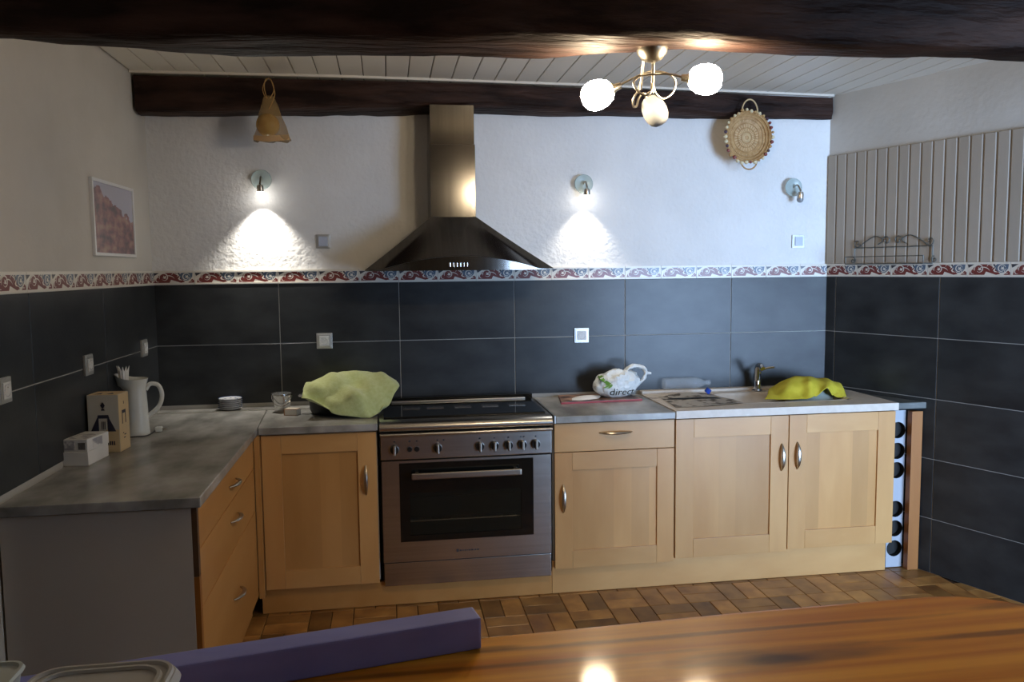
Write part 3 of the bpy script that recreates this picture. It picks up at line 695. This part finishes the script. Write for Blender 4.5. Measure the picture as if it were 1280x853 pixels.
for k in range(34):
    a = 2*math.pi*k/34; rr_ = .137+random.uniform(-.004, .006); c = random.choice(['shell_red', 'shell_red', 'shell_cream', 'shell_dark', 'wicker'])
    if .9 < (a % (2*math.pi)) < 2.4: c = random.choice(['shell_cream', 'wicker_pale', 'wicker'])
    s_ = random.uniform(.008, .013)
    part('shell', MB().lathe([(0, -s_), (s_*.7, -s_*.6), (s_, 0), (s_*.6, s_*.7), (0, s_)], (TX+rr_*math.cos(a), TY-.044, TZ+rr_*1.03*math.sin(a)), (math.cos(a), -.6, math.sin(a)), 8), c, t, smooth=True)
for sgn, w_, h_ in ((1, .046, .072), (-1, .046, .046)):
    pts = [(TX+.004+w_*math.cos(math.pi*i/14), TY-.042, TZ+sgn*(.130+h_*math.sin(math.pi*i/14))) for i in range(15)]
    part('handle', MB().tube(pts, .0042, 8), 'wicker_pale' if sgn > 0 else 'wicker', t, smooth=True)

# ------------------------------------------------------------------ ceiling lamp
t = thing('ceiling_lamp', 'brushed nickel ceiling lamp with three curled arms and egg-shaped glass shades', 'lamp', (1.997, -2.02, 2.28))
part('canopy', MB().lathe([(0, -.052), (.010, -.051), (.030, -.042), (.044, -.024), (.050, -.004), (.050, .006), (0, .006)], (1.997, -2.02, 2.282), n=28), 'lamp_nickel', t, smooth=True)
part('rod', MB().cyl((2.009, -2.0, 2.27), (2.012, -1.98, 2.15), .0055, None, 10), 'lamp_nickel', t, smooth=.9)
part('rod', MB().cyl((1.982, -1.99, 2.27), (1.990, -1.93, 2.17), .0045, None, 10), 'lamp_nickel', t, smooth=.9)
arms = [[(2.012, -1.98, 2.194), (2.020, -1.97, 2.164), (2.036, -1.96, 2.146), (2.062, -1.95, 2.141), (2.090, -1.95, 2.162), (2.096, -1.95, 2.196), (2.069, -1.95, 2.217), (2.015, -1.945, 2.222), (1.958, -1.94, 2.199), (1.913, -1.935, 2.176)],
        [(2.010, -1.985, 2.180), (2.000, -2.0, 2.149), (1.984, -2.0, 2.138), (1.960, -2.0, 2.150), (1.946, -2.0, 2.174), (1.964, -2.0, 2.194), (2.004, -2.01, 2.199), (2.055, -2.02, 2.198), (2.096, -2.03, 2.186)],
        [(1.990, -1.93, 2.195), (1.988, -1.91, 2.172), (1.976, -1.90, 2.147), (1.979, -1.89, 2.127), (1.993, -1.88, 2.130), (2.003, -1.87, 2.155), (2.018, -1.87, 2.172), (2.034, -1.87, 2.163)]]
cents = [((1.913, -1.935, 2.176), (1.852, -1.93, 2.152), True), ((2.098, -2.03, 2.186), (2.155, -2.045, 2.180), True), ((2.034, -1.87, 2.163), (2.056, -1.87, 2.118), False)]
for A, (b0, c0, lit) in zip(arms, cents):
    part('arm', MB().tube(spline(A, 6), .0035, 8), 'lamp_nickel', t, smooth=True)
    b0 = Vector(b0); c0 = Vector(c0); ax = (c0-b0).normalized()
    part('socket', MB().lathe([(0, -.012), (.010, -.012), (.012, .006), (.020, .018), (.021, .024), (0, .022)], b0, ax, 18), 'lamp_nickel', t, smooth=True)
    R_ = .046 if lit else .040
    part('shade', MB().lathe([(.018, -.048), (.030, -.040), (.041, -.018), (.044, .004), (.041, .024), (.032, .040), (.018, .049), (0, .051)], c0, ax, 28, sx=R_/.044, sy=R_/.044), 'globe_lit' if lit else 'globe_off', t, smooth=True)

# ------------------------------------------------------------------ wire shelf on the panelling
t = thing('wall_shelf', 'scrolled grey wire shelf hung on the panelled wall', 'shelf', (3.727, 0, 1.61), RA)
a0, a1, dz = .20, .66, .012
wr = MB()
def wt(pts, r_=.003): wr.tube(pts, r_, 6)
for z in (0, .040): wt([(a0, -.10, z+dz), (a1, -.10, z+dz)])
for z in (0, .090): wt([(a0, -.022, z+dz), (a1, -.022, z+dz)])
for x in (a0, a1): wt([(x, -.022, dz+.090), (x, -.022, dz), (x, -.10, dz), (x, -.10, dz+.040)])
part('frame', wr, 'wire', t)
wr = MB()
for i in range(1, 9): wt([(a0+(a1-a0)*i/9, -.022, dz), (a0+(a1-a0)*i/9, -.10, dz)], .002)
part('shelf_wires', wr, 'wire', t, kind='stuff')
wr = MB(); cx = (a0+a1)/2
def curl(cx, cz, r0, s0, turns, sg):
    return [(cx+sg*r0*(1-i/30)*math.cos(s0+turns*2*math.pi*i/24), -.022, cz+r0*(1-i/30)*math.sin(s0+turns*2*math.pi*i/24)) for i in range(25)]
for sg in (-1, 1):
    wt(spline([(cx+sg*.20, -.022, dz+.095), (cx+sg*.16, -.022, dz+.125), (cx+sg*.10, -.022, dz+.150), (cx+sg*.055, -.022, dz+.128), (cx+sg*.085, -.022, dz+.105)], 6))
    wt(curl(cx+sg*.035, dz+.125, .026, 0, 1.2, sg)); wt(curl(cx+sg*.215, dz+.115, .024, R(200), 1.3, sg)); wt(curl(cx+sg*.240, dz+.020, .018, R(90), 1.2, sg))
part('scroll', wr, 'wire', t)

# ------------------------------------------------------------------ things on the left worktop
# saucers
for i in range(6):
    z = ZW+.0015+.0095*i; c = (.372, -.072, z)
    mb = MB().lathe([(0, .002), (.030, .0), (.034, .0), (.052, .008), (.060, .012), (.0595, .0135), (.050, .0105), (.032, .0045), (0, .0045)], c, n=32)
    lab = 'blue-patterned white saucer on top of the stack on the ledge' if i == 5 else ['white saucer at the very bottom of the stack on the ledge', 'second saucer up from the bottom of the stack', 'third saucer up from the bottom of the stack', 'third saucer down from the top of the stack', 'white saucer directly under the top one of the stack'][i]
    o = single('saucer', mb, 'plate_white', lab, 'saucer', c, smooth=True, group='stacked saucers on the back ledge')
    rim = MB().lathe([(.0545, .0118), (.0598, .0140)], c, n=32)
    part('blue_rim', rim, 'plate_blue', o)
    if i == 5:
        pm = MB()
        for k in range(8): pm.tube([(c[0]+.036*math.cos(k*.785+d_), c[1]+.036*math.sin(k*.785+d_), c[2]+.0075+.001*q) for q, d_ in ((0, 0), (1, .25))], .004, 6, flat=.2)
        part('pattern', pm, 'plate_blue', o)
# enamel jug
JX, JY = .082, -.66
t = thing('jug', 'tall white enamel jug with looped handle standing behind the tan carton', 'jug', (JX, JY, ZW))
jp = [(0, .001), (.050, .0), (.052, .006), (.050, .02), (.047, .12), (.044, .19), (.043, .205), (.046, .222), (.052, .244), (.054, .250), (.051, .248), (.042, .22), (.040, .19), (.044, .03), (0, .02)]
jm = MB().lathe(jp, (JX, JY, ZW), n=36)
jm.v = [(x-(.030*max(0, -(x-JX))/.05 if z > ZW+.215 else 0), y, z+(.022*max(0, -(x-JX)/.05)**2 if z > ZW+.23 else 0)) for x, y, z in jm.v]
part('body', jm, 'enamel', t, smooth=True)
part('handle', MB().tube(spline([(JX+.040, JY+.010, ZW+.198), (JX+.058, JY+.014, ZW+.222), (JX+.090, JY+.02, ZW+.215), (JX+.104, JY+.022, ZW+.175), (JX+.095, JY+.02, ZW+.13), (JX+.070, JY+.015, ZW+.100), (JX+.046, JY+.01, ZW+.080)], 6), .0075, 10, flat=1.3), 'enamel', t, smooth=True)
# paper napkin in the spout
nk = MB(); nn = 14; v_ = []
for k in range(nn+1):
    a = R(150)+R(210)*k/nn; r_ = .030+.010*(k % 2); h_ = .050+.024*(k % 2)
    v_ += [(JX-.045+.018*math.cos(a), JY+.018*math.sin(a), ZW+.235), (JX-.045+r_*math.cos(a)*.7, JY+r_*math.sin(a), ZW+.235+h_)]
nk.add(v_, [(2*k, 2*k+2, 2*k+3, 2*k+1) for k in range(nn)])
o = single('paper_napkin', nk, 'paper', 'crumpled white paper napkin tucked in the jug spout', 'napkin', (JX-.045, JY, ZW+.235)); o.modifiers.new('thick', 'SOLIDIFY').thickness = .0012
# plug at the foot of the jug
t = thing('power_plug', 'white power plug lying at the foot of the enamel jug', 'plug', (.150, -.62, ZW))
part('body', MB().box(.146, .176, -.632, -.606, ZW+.001, ZW+.024), 'enamel', t, bevel=.006)
part('pin', MB().cyl((.176, -.624, ZW+.014), (.194, -.626, ZW+.012), .0024).cyl((.176, -.613, ZW+.014), (.194, -.615, ZW+.012), .0024), 'nickel', t)
part('cable', MB().tube(spline([(.146, -.62, ZW+.008), (.14, -.72, ZW+.005), (.09, -.735, ZW+.004), (.02, -.76, ZW+.004)], 6), .0028, 6), 'ink', t, smooth=True)
# tan carton
t = thing('carton', 'tall white and tan bottle carton with black print', 'carton', (.066, -.975, ZW), R(-4))
cw, cd, ch = .060, .052, .232
part('box', MB().use(0).box(-cw, cw, -cd, cd, 0, ch), 'carton_white', t, bevel=.001)
part('side_print', MB().box(cw, cw+.0008, -cd+.001, cd-.001, .001, ch-.001).box(-cw+.002, cw-.002, -cd+.002, cd-.002, ch, ch+.0008).box(cw-.05, cw-.001, -cd-.0008, -cd, .001, .092), 'carton_tan', t)
pr = MB()
def fp(poly): pr.prism(poly, -cd-.0012, -cd-.0004, 'y')
fp([(-.050, .085), (-.024, .140), (-.018, .140), (-.018, .085)]); fp([(.048, .085), (.022, .140), (.016, .140), (.016, .085)]); fp([(-.024, .138), (.024, .138), (.020, .152), (-.020, .152)])
fp([(-.009, .190), (0, .176), (.009, .190), (0, .204)]); fp([(-.005, .176), (.005, .176), (.007, .170), (-.007, .170)])
for x in (-.006, 0, .006): fp([(x-.0012, .094), (x+.0012, .094), (x+.0012, .126), (x-.0012, .126)])
for i in range(4): fp([(.012+.008*i, .030), (.017+.008*i, .030), (.017+.008*i, .046), (.012+.008*i, .046)])
for y0_, y1_, z0_, z1_ in ((-.022, -.016, .11, .155), (.010, .016, .11, .155), (-.022, .016, .152, .165), (-.018, -.010, .07, .074), (-.006, .012, .062, .066), (-.012, .004, .05, .054), (-.002, .002, .188, .2)):
    pr.box(cw+.0008, cw+.0014, y0_, y1_, z0_, z1_)
pr.prism([(-.04, -.03), (-.012, -.03), (-.02, .005)], ch+.0008, ch+.0013, 'z'); pr.prism([(.008, -.03), (.036, -.03), (.02, .005)], ch+.0008, ch+.0013, 'z')
part('print', pr, 'carton_print', t, kind='stuff')
# two small boxes
t = thing('small_box', 'plain white small box at the bottom in front of the tan carton', 'box', (.046, -1.165, ZW), R(-6), group='small white boxes by the carton')
part('body', MB().box(-.052, .040, -.085, .085, .0005, .052), 'box_white', t, bevel=.0015)
part('lid_flap', MB().box(-.050, .038, -.0858, -.085, .040, .0505), 'box_white', t)
t = thing('small_box', 'printed small box stacked on the plain white one', 'box', (.046, -1.165, ZW+.0525), R(-9), group='small white boxes by the carton')
part('body', MB().box(-.050, .042, -.080, .080, .0, .046), 'box_white', t, bevel=.0015)
lb = MB().box(-.046, -.004, -.0808, -.080, .006, .040).box(-.040, .030, -.06, .03, .046, .0466).box(.042, .0426, -.04, .03, .008, .04)
part('label_print', lb, 'box_print', t, kind='stuff')
bc = MB()
for i in range(8): bc.box(.008+.0034*i, .008+.0034*i+.0016, -.0808, -.080, .008, .034)
part('barcode', bc, 'ink', t, kind='stuff')
# metal pail, matchbox, pot and towel
t = thing('metal_pail', 'small shiny metal pail with lid left of the green towel', 'pail', (.648, -.190, ZW))
part('body', MB().lathe([(0, .001), (.036, .001), (.038, .006), (.046, .085), (.049, .088), (.049, .092), (.044, .090), (.036, .01), (0, .008)], (.648, -.190, ZW), n=28), 'silver', t, smooth=True)
part('lid', MB().lathe([(.0, .096), (.040, .098), (.050, .095), (.050, .090), (0, .090)], (.648, -.190, ZW), n=28), 'silver', t, smooth=True)
part('handle', MB().tube([(.648+.05*math.cos(a*math.pi/10), -.190-.052*math.sin(a*math.pi/10), ZW+.085-.050*math.sin(a*math.pi/10)) for a in range(11)], .002, 6), 'chrome', t, smooth=True)
t = thing('matchbox', 'small matchbox with tan top in front of the metal pail', 'matchbox', (.712, -.295, ZW), R(-18))
part('sleeve', MB().box(-.036, .030, -.026, .026, 0, .032), 'match_brown', t, bevel=.001)
part('tray', MB().box(.030, .0315, -.0245, .0245, .002, .030).box(-.030, .030, -.0266, -.026, .003, .029), 'match_cream', t)
part('top_label', MB().box(-.034, .028, -.024, .024, .032, .0326), 'match_cream', t)
t = thing('cooking_pot', 'low black ribbed pot half hidden under the green towel', 'pot', (.955, -.28, ZW))
part('body', MB().lathe([(0, .001), (.150, .001), (.162, .02), (.168, .085), (.174, .088), (.170, .092), (.160, .088), (.150, .02), (0, .012)], (.955, -.265, ZW), n=40, sy=.80), 'black', t, smooth=True)
part('lid', MB().lathe([(.172, .092), (.15, .108), (.08, .122), (0, .126)], (.955, -.265, ZW), n=40, sy=.80), 'silver', t, smooth=True)
hd = MB().tube(spline([(.795, -.26, ZW+.075), (.760, -.25, ZW+.090), (.742, -.265, ZW+.092), (.760, -.28, ZW+.090), (.795, -.275, ZW+.075)], 5), .006, 8)
part('handle', hd, 'silver', t, smooth=True)
GT = [[(.802, -.13, 1.008), (.917, -.11, 1.030), (1.032, -.10, 1.040), (1.150, -.12, 1.032), (1.205, -.15, 1.000)],
      [(.787, -.26, 1.044), (.907, -.27, 1.089), (1.026, -.27, 1.106), (1.146, -.27, 1.094), (1.225, -.27, 1.045)],
      [(.776, -.36, 1.029), (.905, -.40, 1.062), (1.036, -.36, 1.040), (1.126, -.37, 1.045), (1.238, -.36, 1.025)],
      [(.774, -.42, 1.018), (.902, -.44, .982), (1.028, -.475, 1.000), (1.124, -.44, .958), (1.200, -.42, .985)],
      [(.770, -.44, 1.009), (.914, -.46, .930), (1.036, -.47, .908), (1.110, -.47, .906), (1.165, -.45, .945)]]
def fold(u, v, p):
    f = (.034*abs(math.sin(4.6*(u*.75+v*.8)))-.014)*min(1, v*1.6) + .007*math.sin(23*(u-v*.6))*(v > .25) + .004*noise.noise(p*22)
    return Vector((0, -.4*f, f if p.z > ZW+.03 else abs(f)*.2))
gm = MB().grid(GT, 44, 36, fold)
o = single('towel', gm, 'green_towel', 'lime green towel thrown over the black pot beside the cooker', 'towel', (1.0, -.3, .905), smooth=True); o.modifiers.new('thick', 'SOLIDIFY').thickness = .004

# ------------------------------------------------------------------ things between cooker and sink
t = thing('magazine', 'dark magazine with red edge lying under the carrier bag', 'magazine', (2.33, -.18, ZW))
mg = [(2.085, -.275), (2.535, -.250), (2.500, -.035), (2.120, -.035)]
part('cover', MB().prism(mg, ZW+.010, ZW+.0125, 'z'), 'magazine', t)
part('pages', MB().prism(mg, ZW+.0005, ZW+.010, 'z'), 'red_edge', t)
single('paper_sheet', MB().grid([[(2.150, -.245, .912+.004), (2.22, -.255, .9125+.004), (2.30, -.225, .9135+.004)], [(2.16, -.20, .916+.004), (2.24, -.19, .926+.004), (2.33, -.17, .918+.004)], [(2.20, -.13, .913+.004), (2.27, -.11, .916+.004), (2.36, -.12, .9135+.004)]], 10, 8), 'paper', 'crumpled white paper slip lying on the magazine', 'paper', (2.25, -.18, .912+.004), smooth=True)
t = thing('carrier_bag', 'white plastic carrier bag printed direct, lying on the magazine', 'bag', (2.405, -.17, ZW+.0125))
bgm = MB(); nb_, mb_ = 40, 22; v_ = []
C0 = Vector((2.405, -.170, ZW+.0130))
for j in range(mb_+1):
    ph = math.pi*j/mb_
    for k in range(nb_):
        th = 2*math.pi*k/nb_; d_ = Vector((math.sin(ph)*math.cos(th), math.sin(ph)*math.sin(th), -math.cos(ph)))
        p = Vector((d_.x*.125, d_.y*.095, .072+d_.z*.077))
        p.x += .25*max(0, p.z-.04)           # leans to the handles
        r_ = 1+.10*noise.noise(d_*2.3+Vector((3, 1, 0)))+.07*noise.noise(d_*6.0)+.03*noise.noise(d_*15)
        p = Vector((p.x*r_, p.y*r_, p.z*(r_ if p.z > .03 else 1))); p.z = max(p.z, 0.0)
        v_.append(C0+p)
bgm.add(v_, [(j*nb_+k, j*nb_+(k+1) % nb_, (j+1)*nb_+(k+1) % nb_, (j+1)*nb_+k) for j in range(mb_) for k in range(nb_)])
part('bag_body', bgm, 'bag_white', t, smooth=True)
hl = MB(); hl.tube(spline([(2.415, -.19, 1.005), (2.455, -.185, 1.055), (2.505, -.18, 1.083), (2.555, -.18, 1.075), (2.575, -.185, 1.045), (2.560, -.19, 1.010), (2.520, -.19, .985), (2.485, -.185, .975)], 6), [.030]*5+[.019]*30+[.026]*8, 10, flat=.5)
hl.v = [tuple(Vector(v)+noise.noise_vector(Vector(v)*45)*.006) for v in hl.v]
part('handle_loop', hl, 'bag_white', t, smooth=True)
part('handle_tip', MB().tube([(2.57, -.185, 1.045), (2.605, -.185, 1.040)], [.010, .006], 8), 'bag_white', t, smooth=True)
bvh = BVHTree.FromPolygons([Vector(v) for v in bgm.v], bgm.f)
def on_bag(x, z, off):
    h = bvh.ray_cast(Vector((x, -1, z)), Vector((0, 1, 0)))[0]
    return Vector((x, (h.y if h else -.24)-off, z))
# printed word wrapped on the bag
cu = bpy.data.curves.new('print_text', 'FONT'); cu.body = 'direct'; cu.size = .056; cu.align_x = 'CENTER'; cu.resolution_u = 3
to = bpy.data.objects.new('print_text', cu); COL.objects.link(to)
dg = bpy.context.evaluated_depsgraph_get(); dg.update(); tm = bpy.data.meshes.new_from_object(to.evaluated_get(dg)); bpy.data.objects.remove(to)
bmx = bmesh.new(); bmx.from_mesh(tm)
bmesh.ops.triangulate(bmx, faces=bmx.faces[:]); bmesh.ops.subdivide_edges(bmx, edges=[e for e in bmx.edges if e.calc_length() > .008], cuts=2); bmesh.ops.triangulate(bmx, faces=bmx.faces[:])
tv = []
for v in bmx.verts: tv.append(on_bag(2.425+v.co.x*1.08, ZW+.034+v.co.y*1.0-.06*(v.co.x)**1*.10, .0025))
tb_ = MB().add(tv, [tuple(v.index for v in f.verts) for f in bmx.faces]); bmx.free()
part('print_text', tb_, 'bag_ink', t)
gp = MB(); gv = []
for j in range(9):
    for i in range(4): gv.append(on_bag(2.322+.030*i/3+.018*math.sin(j*.7)-.004*(j/8), ZW+.074+.060*j/8, .0022))
gp.add(gv, [(j*4+i, j*4+i+1, (j+1)*4+i+1, (j+1)*4+i) for j in range(8) for i in range(3)]); part('green_leaf_print', gp, 'bag_green', t)

# ------------------------------------------------------------------ things on the sink
t = thing('plastic_bottle', 'empty clear ribbed water bottle lying at the back of the drainer', 'bottle', (2.85, -.047, zt_+.018), 0)
bp_ = [(0, 0), (.026, 0), (.034, .006)]
for i in range(12): bp_ += [(.034, .012+.014*i), (.031, .019+.014*i)]
bp_ += [(.034, .185), (.032, .20), (.020, .235), (.013, .245), (.013, .262), (0, .262)]
part('body', MB().lathe(bp_, (2.72, -.047, zt_+.053), (1, 0, 0), 24), 'clear_plastic', t, smooth=True)
part('cap', MB().cyl((2.982, -.047, zt_+.053), (2.998, -.047, zt_+.053), .0155), 'clear_plastic', t)
t = thing('newspaper', 'opened grey newspaper spread over the sink drainer', 'newspaper', (2.8, -.35, zt_+.001))
nf = lambda u, v, p: Vector((0, 0, .006*abs(noise.noise(p*9))+.001))
part('sheet', MB().grid([[(2.625, -.52, ZW+.004), (2.76, -.53, ZW+.004), (2.90, -.50, ZW+.007), (3.01, -.47, ZW+.006)], [(2.64, -.36, ZW+.005), (2.76, -.36, ZW+.009), (2.90, -.34, ZW+.007), (3.00, -.33, ZW+.005)], [(2.65, -.17, ZW+.004), (2.74, -.16, ZW+.006), (2.86, -.15, ZW+.006), (2.95, -.15, ZW+.004)]], 20, 14, nf), 'newsprint', t, smooth=True)
part('folded_sheet', MB().grid([[(2.66, -.30, ZW+.015), (2.80, -.33, ZW+.019), (2.95, -.33, ZW+.015)], [(2.70, -.19, ZW+.015), (2.82, -.20, ZW+.025), (2.94, -.19, ZW+.015)]], 12, 8, nf), 'newsprint', t, smooth=True)
single('bottle_cap', MB().lathe([(0, 0), (.016, 0), (.017, .004), (.015, .022), (0, .024)], (2.905, -.235, zt_+.027), (.5, -.3, .8), 16), 'cap_blue', 'bright blue cap lying on the newspaper', 'cap', (2.905, -.235, zt_+.02), smooth=True)
t = thing('mixing_bowl', 'pale green bowl upside down under the yellow cloth in the sink', 'bowl', (3.49, -.30, ZW-.08))
part('bowl', MB().lathe([(.125, -.07), (.127, -.066), (.115, 0), (.085, .045), (.04, .065), (0, .068)], (3.49, -.265, ZW-.005), n=32, sx=1.1, sy=.9), 'shade_pot', t, smooth=True)
YC = [[(3.33, -.13, .905), (3.388, -.13, .930), (3.47, -.13, .950), (3.53, -.13, .950), (3.59, -.13, .945), (3.65, -.13, .930), (3.70, -.13, .912)],
      [(3.272, -.22, .932), (3.332, -.22, .974), (3.450, -.23, 1.007), (3.507, -.23, .998), (3.570, -.23, .991), (3.632, -.23, .980), (3.688, -.23, .955)],
      [(3.219, -.31, .921), (3.293, -.32, .953), (3.399, -.33, .981), (3.464, -.34, .984), (3.545, -.34, .981), (3.610, -.34, .966), (3.668, -.31, .935)],
      [(3.181, -.36, .905), (3.263, -.39, .906), (3.369, -.41, .906), (3.433, -.41, .916), (3.512, -.40, .953), (3.575, -.395, .908), (3.650, -.37, .905)]]
def yf_(u, v, p):
    f = .010*math.sin(26*u+3*v)*v+.005*noise.noise(p*25)
    return Vector((0, -.5*f, f if p.z > .925 else abs(f)*.2))
o = single('cloth', MB().grid(YC, 48, 28, yf_), 'yellow_cloth', 'bright yellow cloth draped over the bowl in the sink', 'cloth', (3.43, -.28, .905), smooth=True); o.modifiers.new('thick', 'SOLIDIFY').thickness = .003

# ------------------------------------------------------------------ bar counter
BZ = 1.20
t = thing('bar_counter', 'varnished orange pine bar counter with rounded corner and dark knots', 'counter', (1.0, -3.8, 0))
top = [(.012, -3.70), (.6, -3.635), (1.0, -3.600), (1.30, -3.562), (1.60, -3.548), (1.80, -3.545)]
top += [(1.86+.13*math.cos(R(a)), -3.675+.13*math.sin(R(a))) for a in (90, 75, 60, 45, 30, 15, 0)] + [(1.99, -4.10), (.012, -4.14)]
part('top', MB().prism(top, BZ-.05, BZ, 'z'), 'bar_varnish', t, bevel=.008, seg=3)
part('front_panel', MB().box(.012, 1.80, -3.86, -3.78, .002, BZ-.05), 'bar_side', t)
part('end_post', MB().box(1.80, 1.90, -3.92, -3.76, .002, BZ-.05), 'bar_side', t, bevel=.004)
# blue batten
t = thing('wooden_batten', 'blue-violet painted square batten lying across the bar counter', 'batten', (1.12, -3.6, BZ))
A_, B_ = Vector((.80, -3.672)), Vector((1.283, -3.578)); dv = (B_-A_).normalized(); nv_ = Vector((-dv.y, dv.x))*.0165
pl = [A_-nv_, B_-nv_, B_+nv_, A_+nv_]
part('bar', MB().prism([(p.x, p.y) for p in pl], BZ+.0005, BZ+.036, 'z'), 'blue_paint', t, bevel=.0025)
# plastic container near the camera
t = thing('plastic_container', 'grey plastic container with ridged rounded rim beside the batten', 'container', (.93, -3.78, BZ))
def loop(x0, x1, y0, y1, r, z): return [(a, b, z) for a, b in rr(x0, x1, y0, y1, r, 6)]
def loft(levels):
    mb = MB(); m = len(levels[0]); mb.add([p for L in levels for p in L], [(i*m+k, i*m+(k+1) % m, (i+1)*m+(k+1) % m, (i+1)*m+k) for i in range(len(levels)-1) for k in range(m)]+[tuple(range(m))[::-1], tuple(range((len(levels)-1)*m, len(levels)*m))]); return mb
cx0, cx1, cy0, cy1 = .872, 1.000, -3.86, -3.692
part('body', loft([loop(cx0+.012, cx1-.012, cy0+.012, cy1-.012, .02, BZ+.0005), loop(cx0+.004, cx1-.004, cy0+.004, cy1-.004, .024, BZ+.050)]), 'grey_plastic', t, smooth=.8)
lid_ = part('lid', loft([loop(cx0, cx1, cy0, cy1, .026, BZ+.050), loop(cx0-.002, cx1+.002, cy0-.002, cy1+.002, .028, BZ+.055), loop(cx0+.002, cx1-.002, cy0+.002, cy1-.002, .026, BZ+.062), loop(cx0+.010, cx1-.010, cy0+.010, cy1-.010, .020, BZ+.062)]), 'grey_plastic', t, smooth=.8)
for ins in (.006, .014):
    part('rim_ridge', MB().tube(loop(cx0+ins, cx1-ins, cy0+ins, cy1-ins, .022, BZ+.0625), .0028, 6, closed=True), 'grey_plastic', lid_, smooth=True)
t = thing('plastic_tub', 'pale green-grey plastic tub left of the ridged container', 'tub', (.80, -3.74, BZ))
part('body', loft([loop(.745, .846, -3.83, -3.670, .012, BZ+.0005), loop(.738, .853, -3.838, -3.664, .014, BZ+.056)]), 'pale_plastic', t, smooth=.8)
part('rim', MB().tube(loop(.738, .853, -3.838, -3.664, .014, BZ+.056), .003, 6, closed=True), 'pale_plastic', t, smooth=True)

for o in bpy.data.objects:
    if '_l' in o: del o['_l']
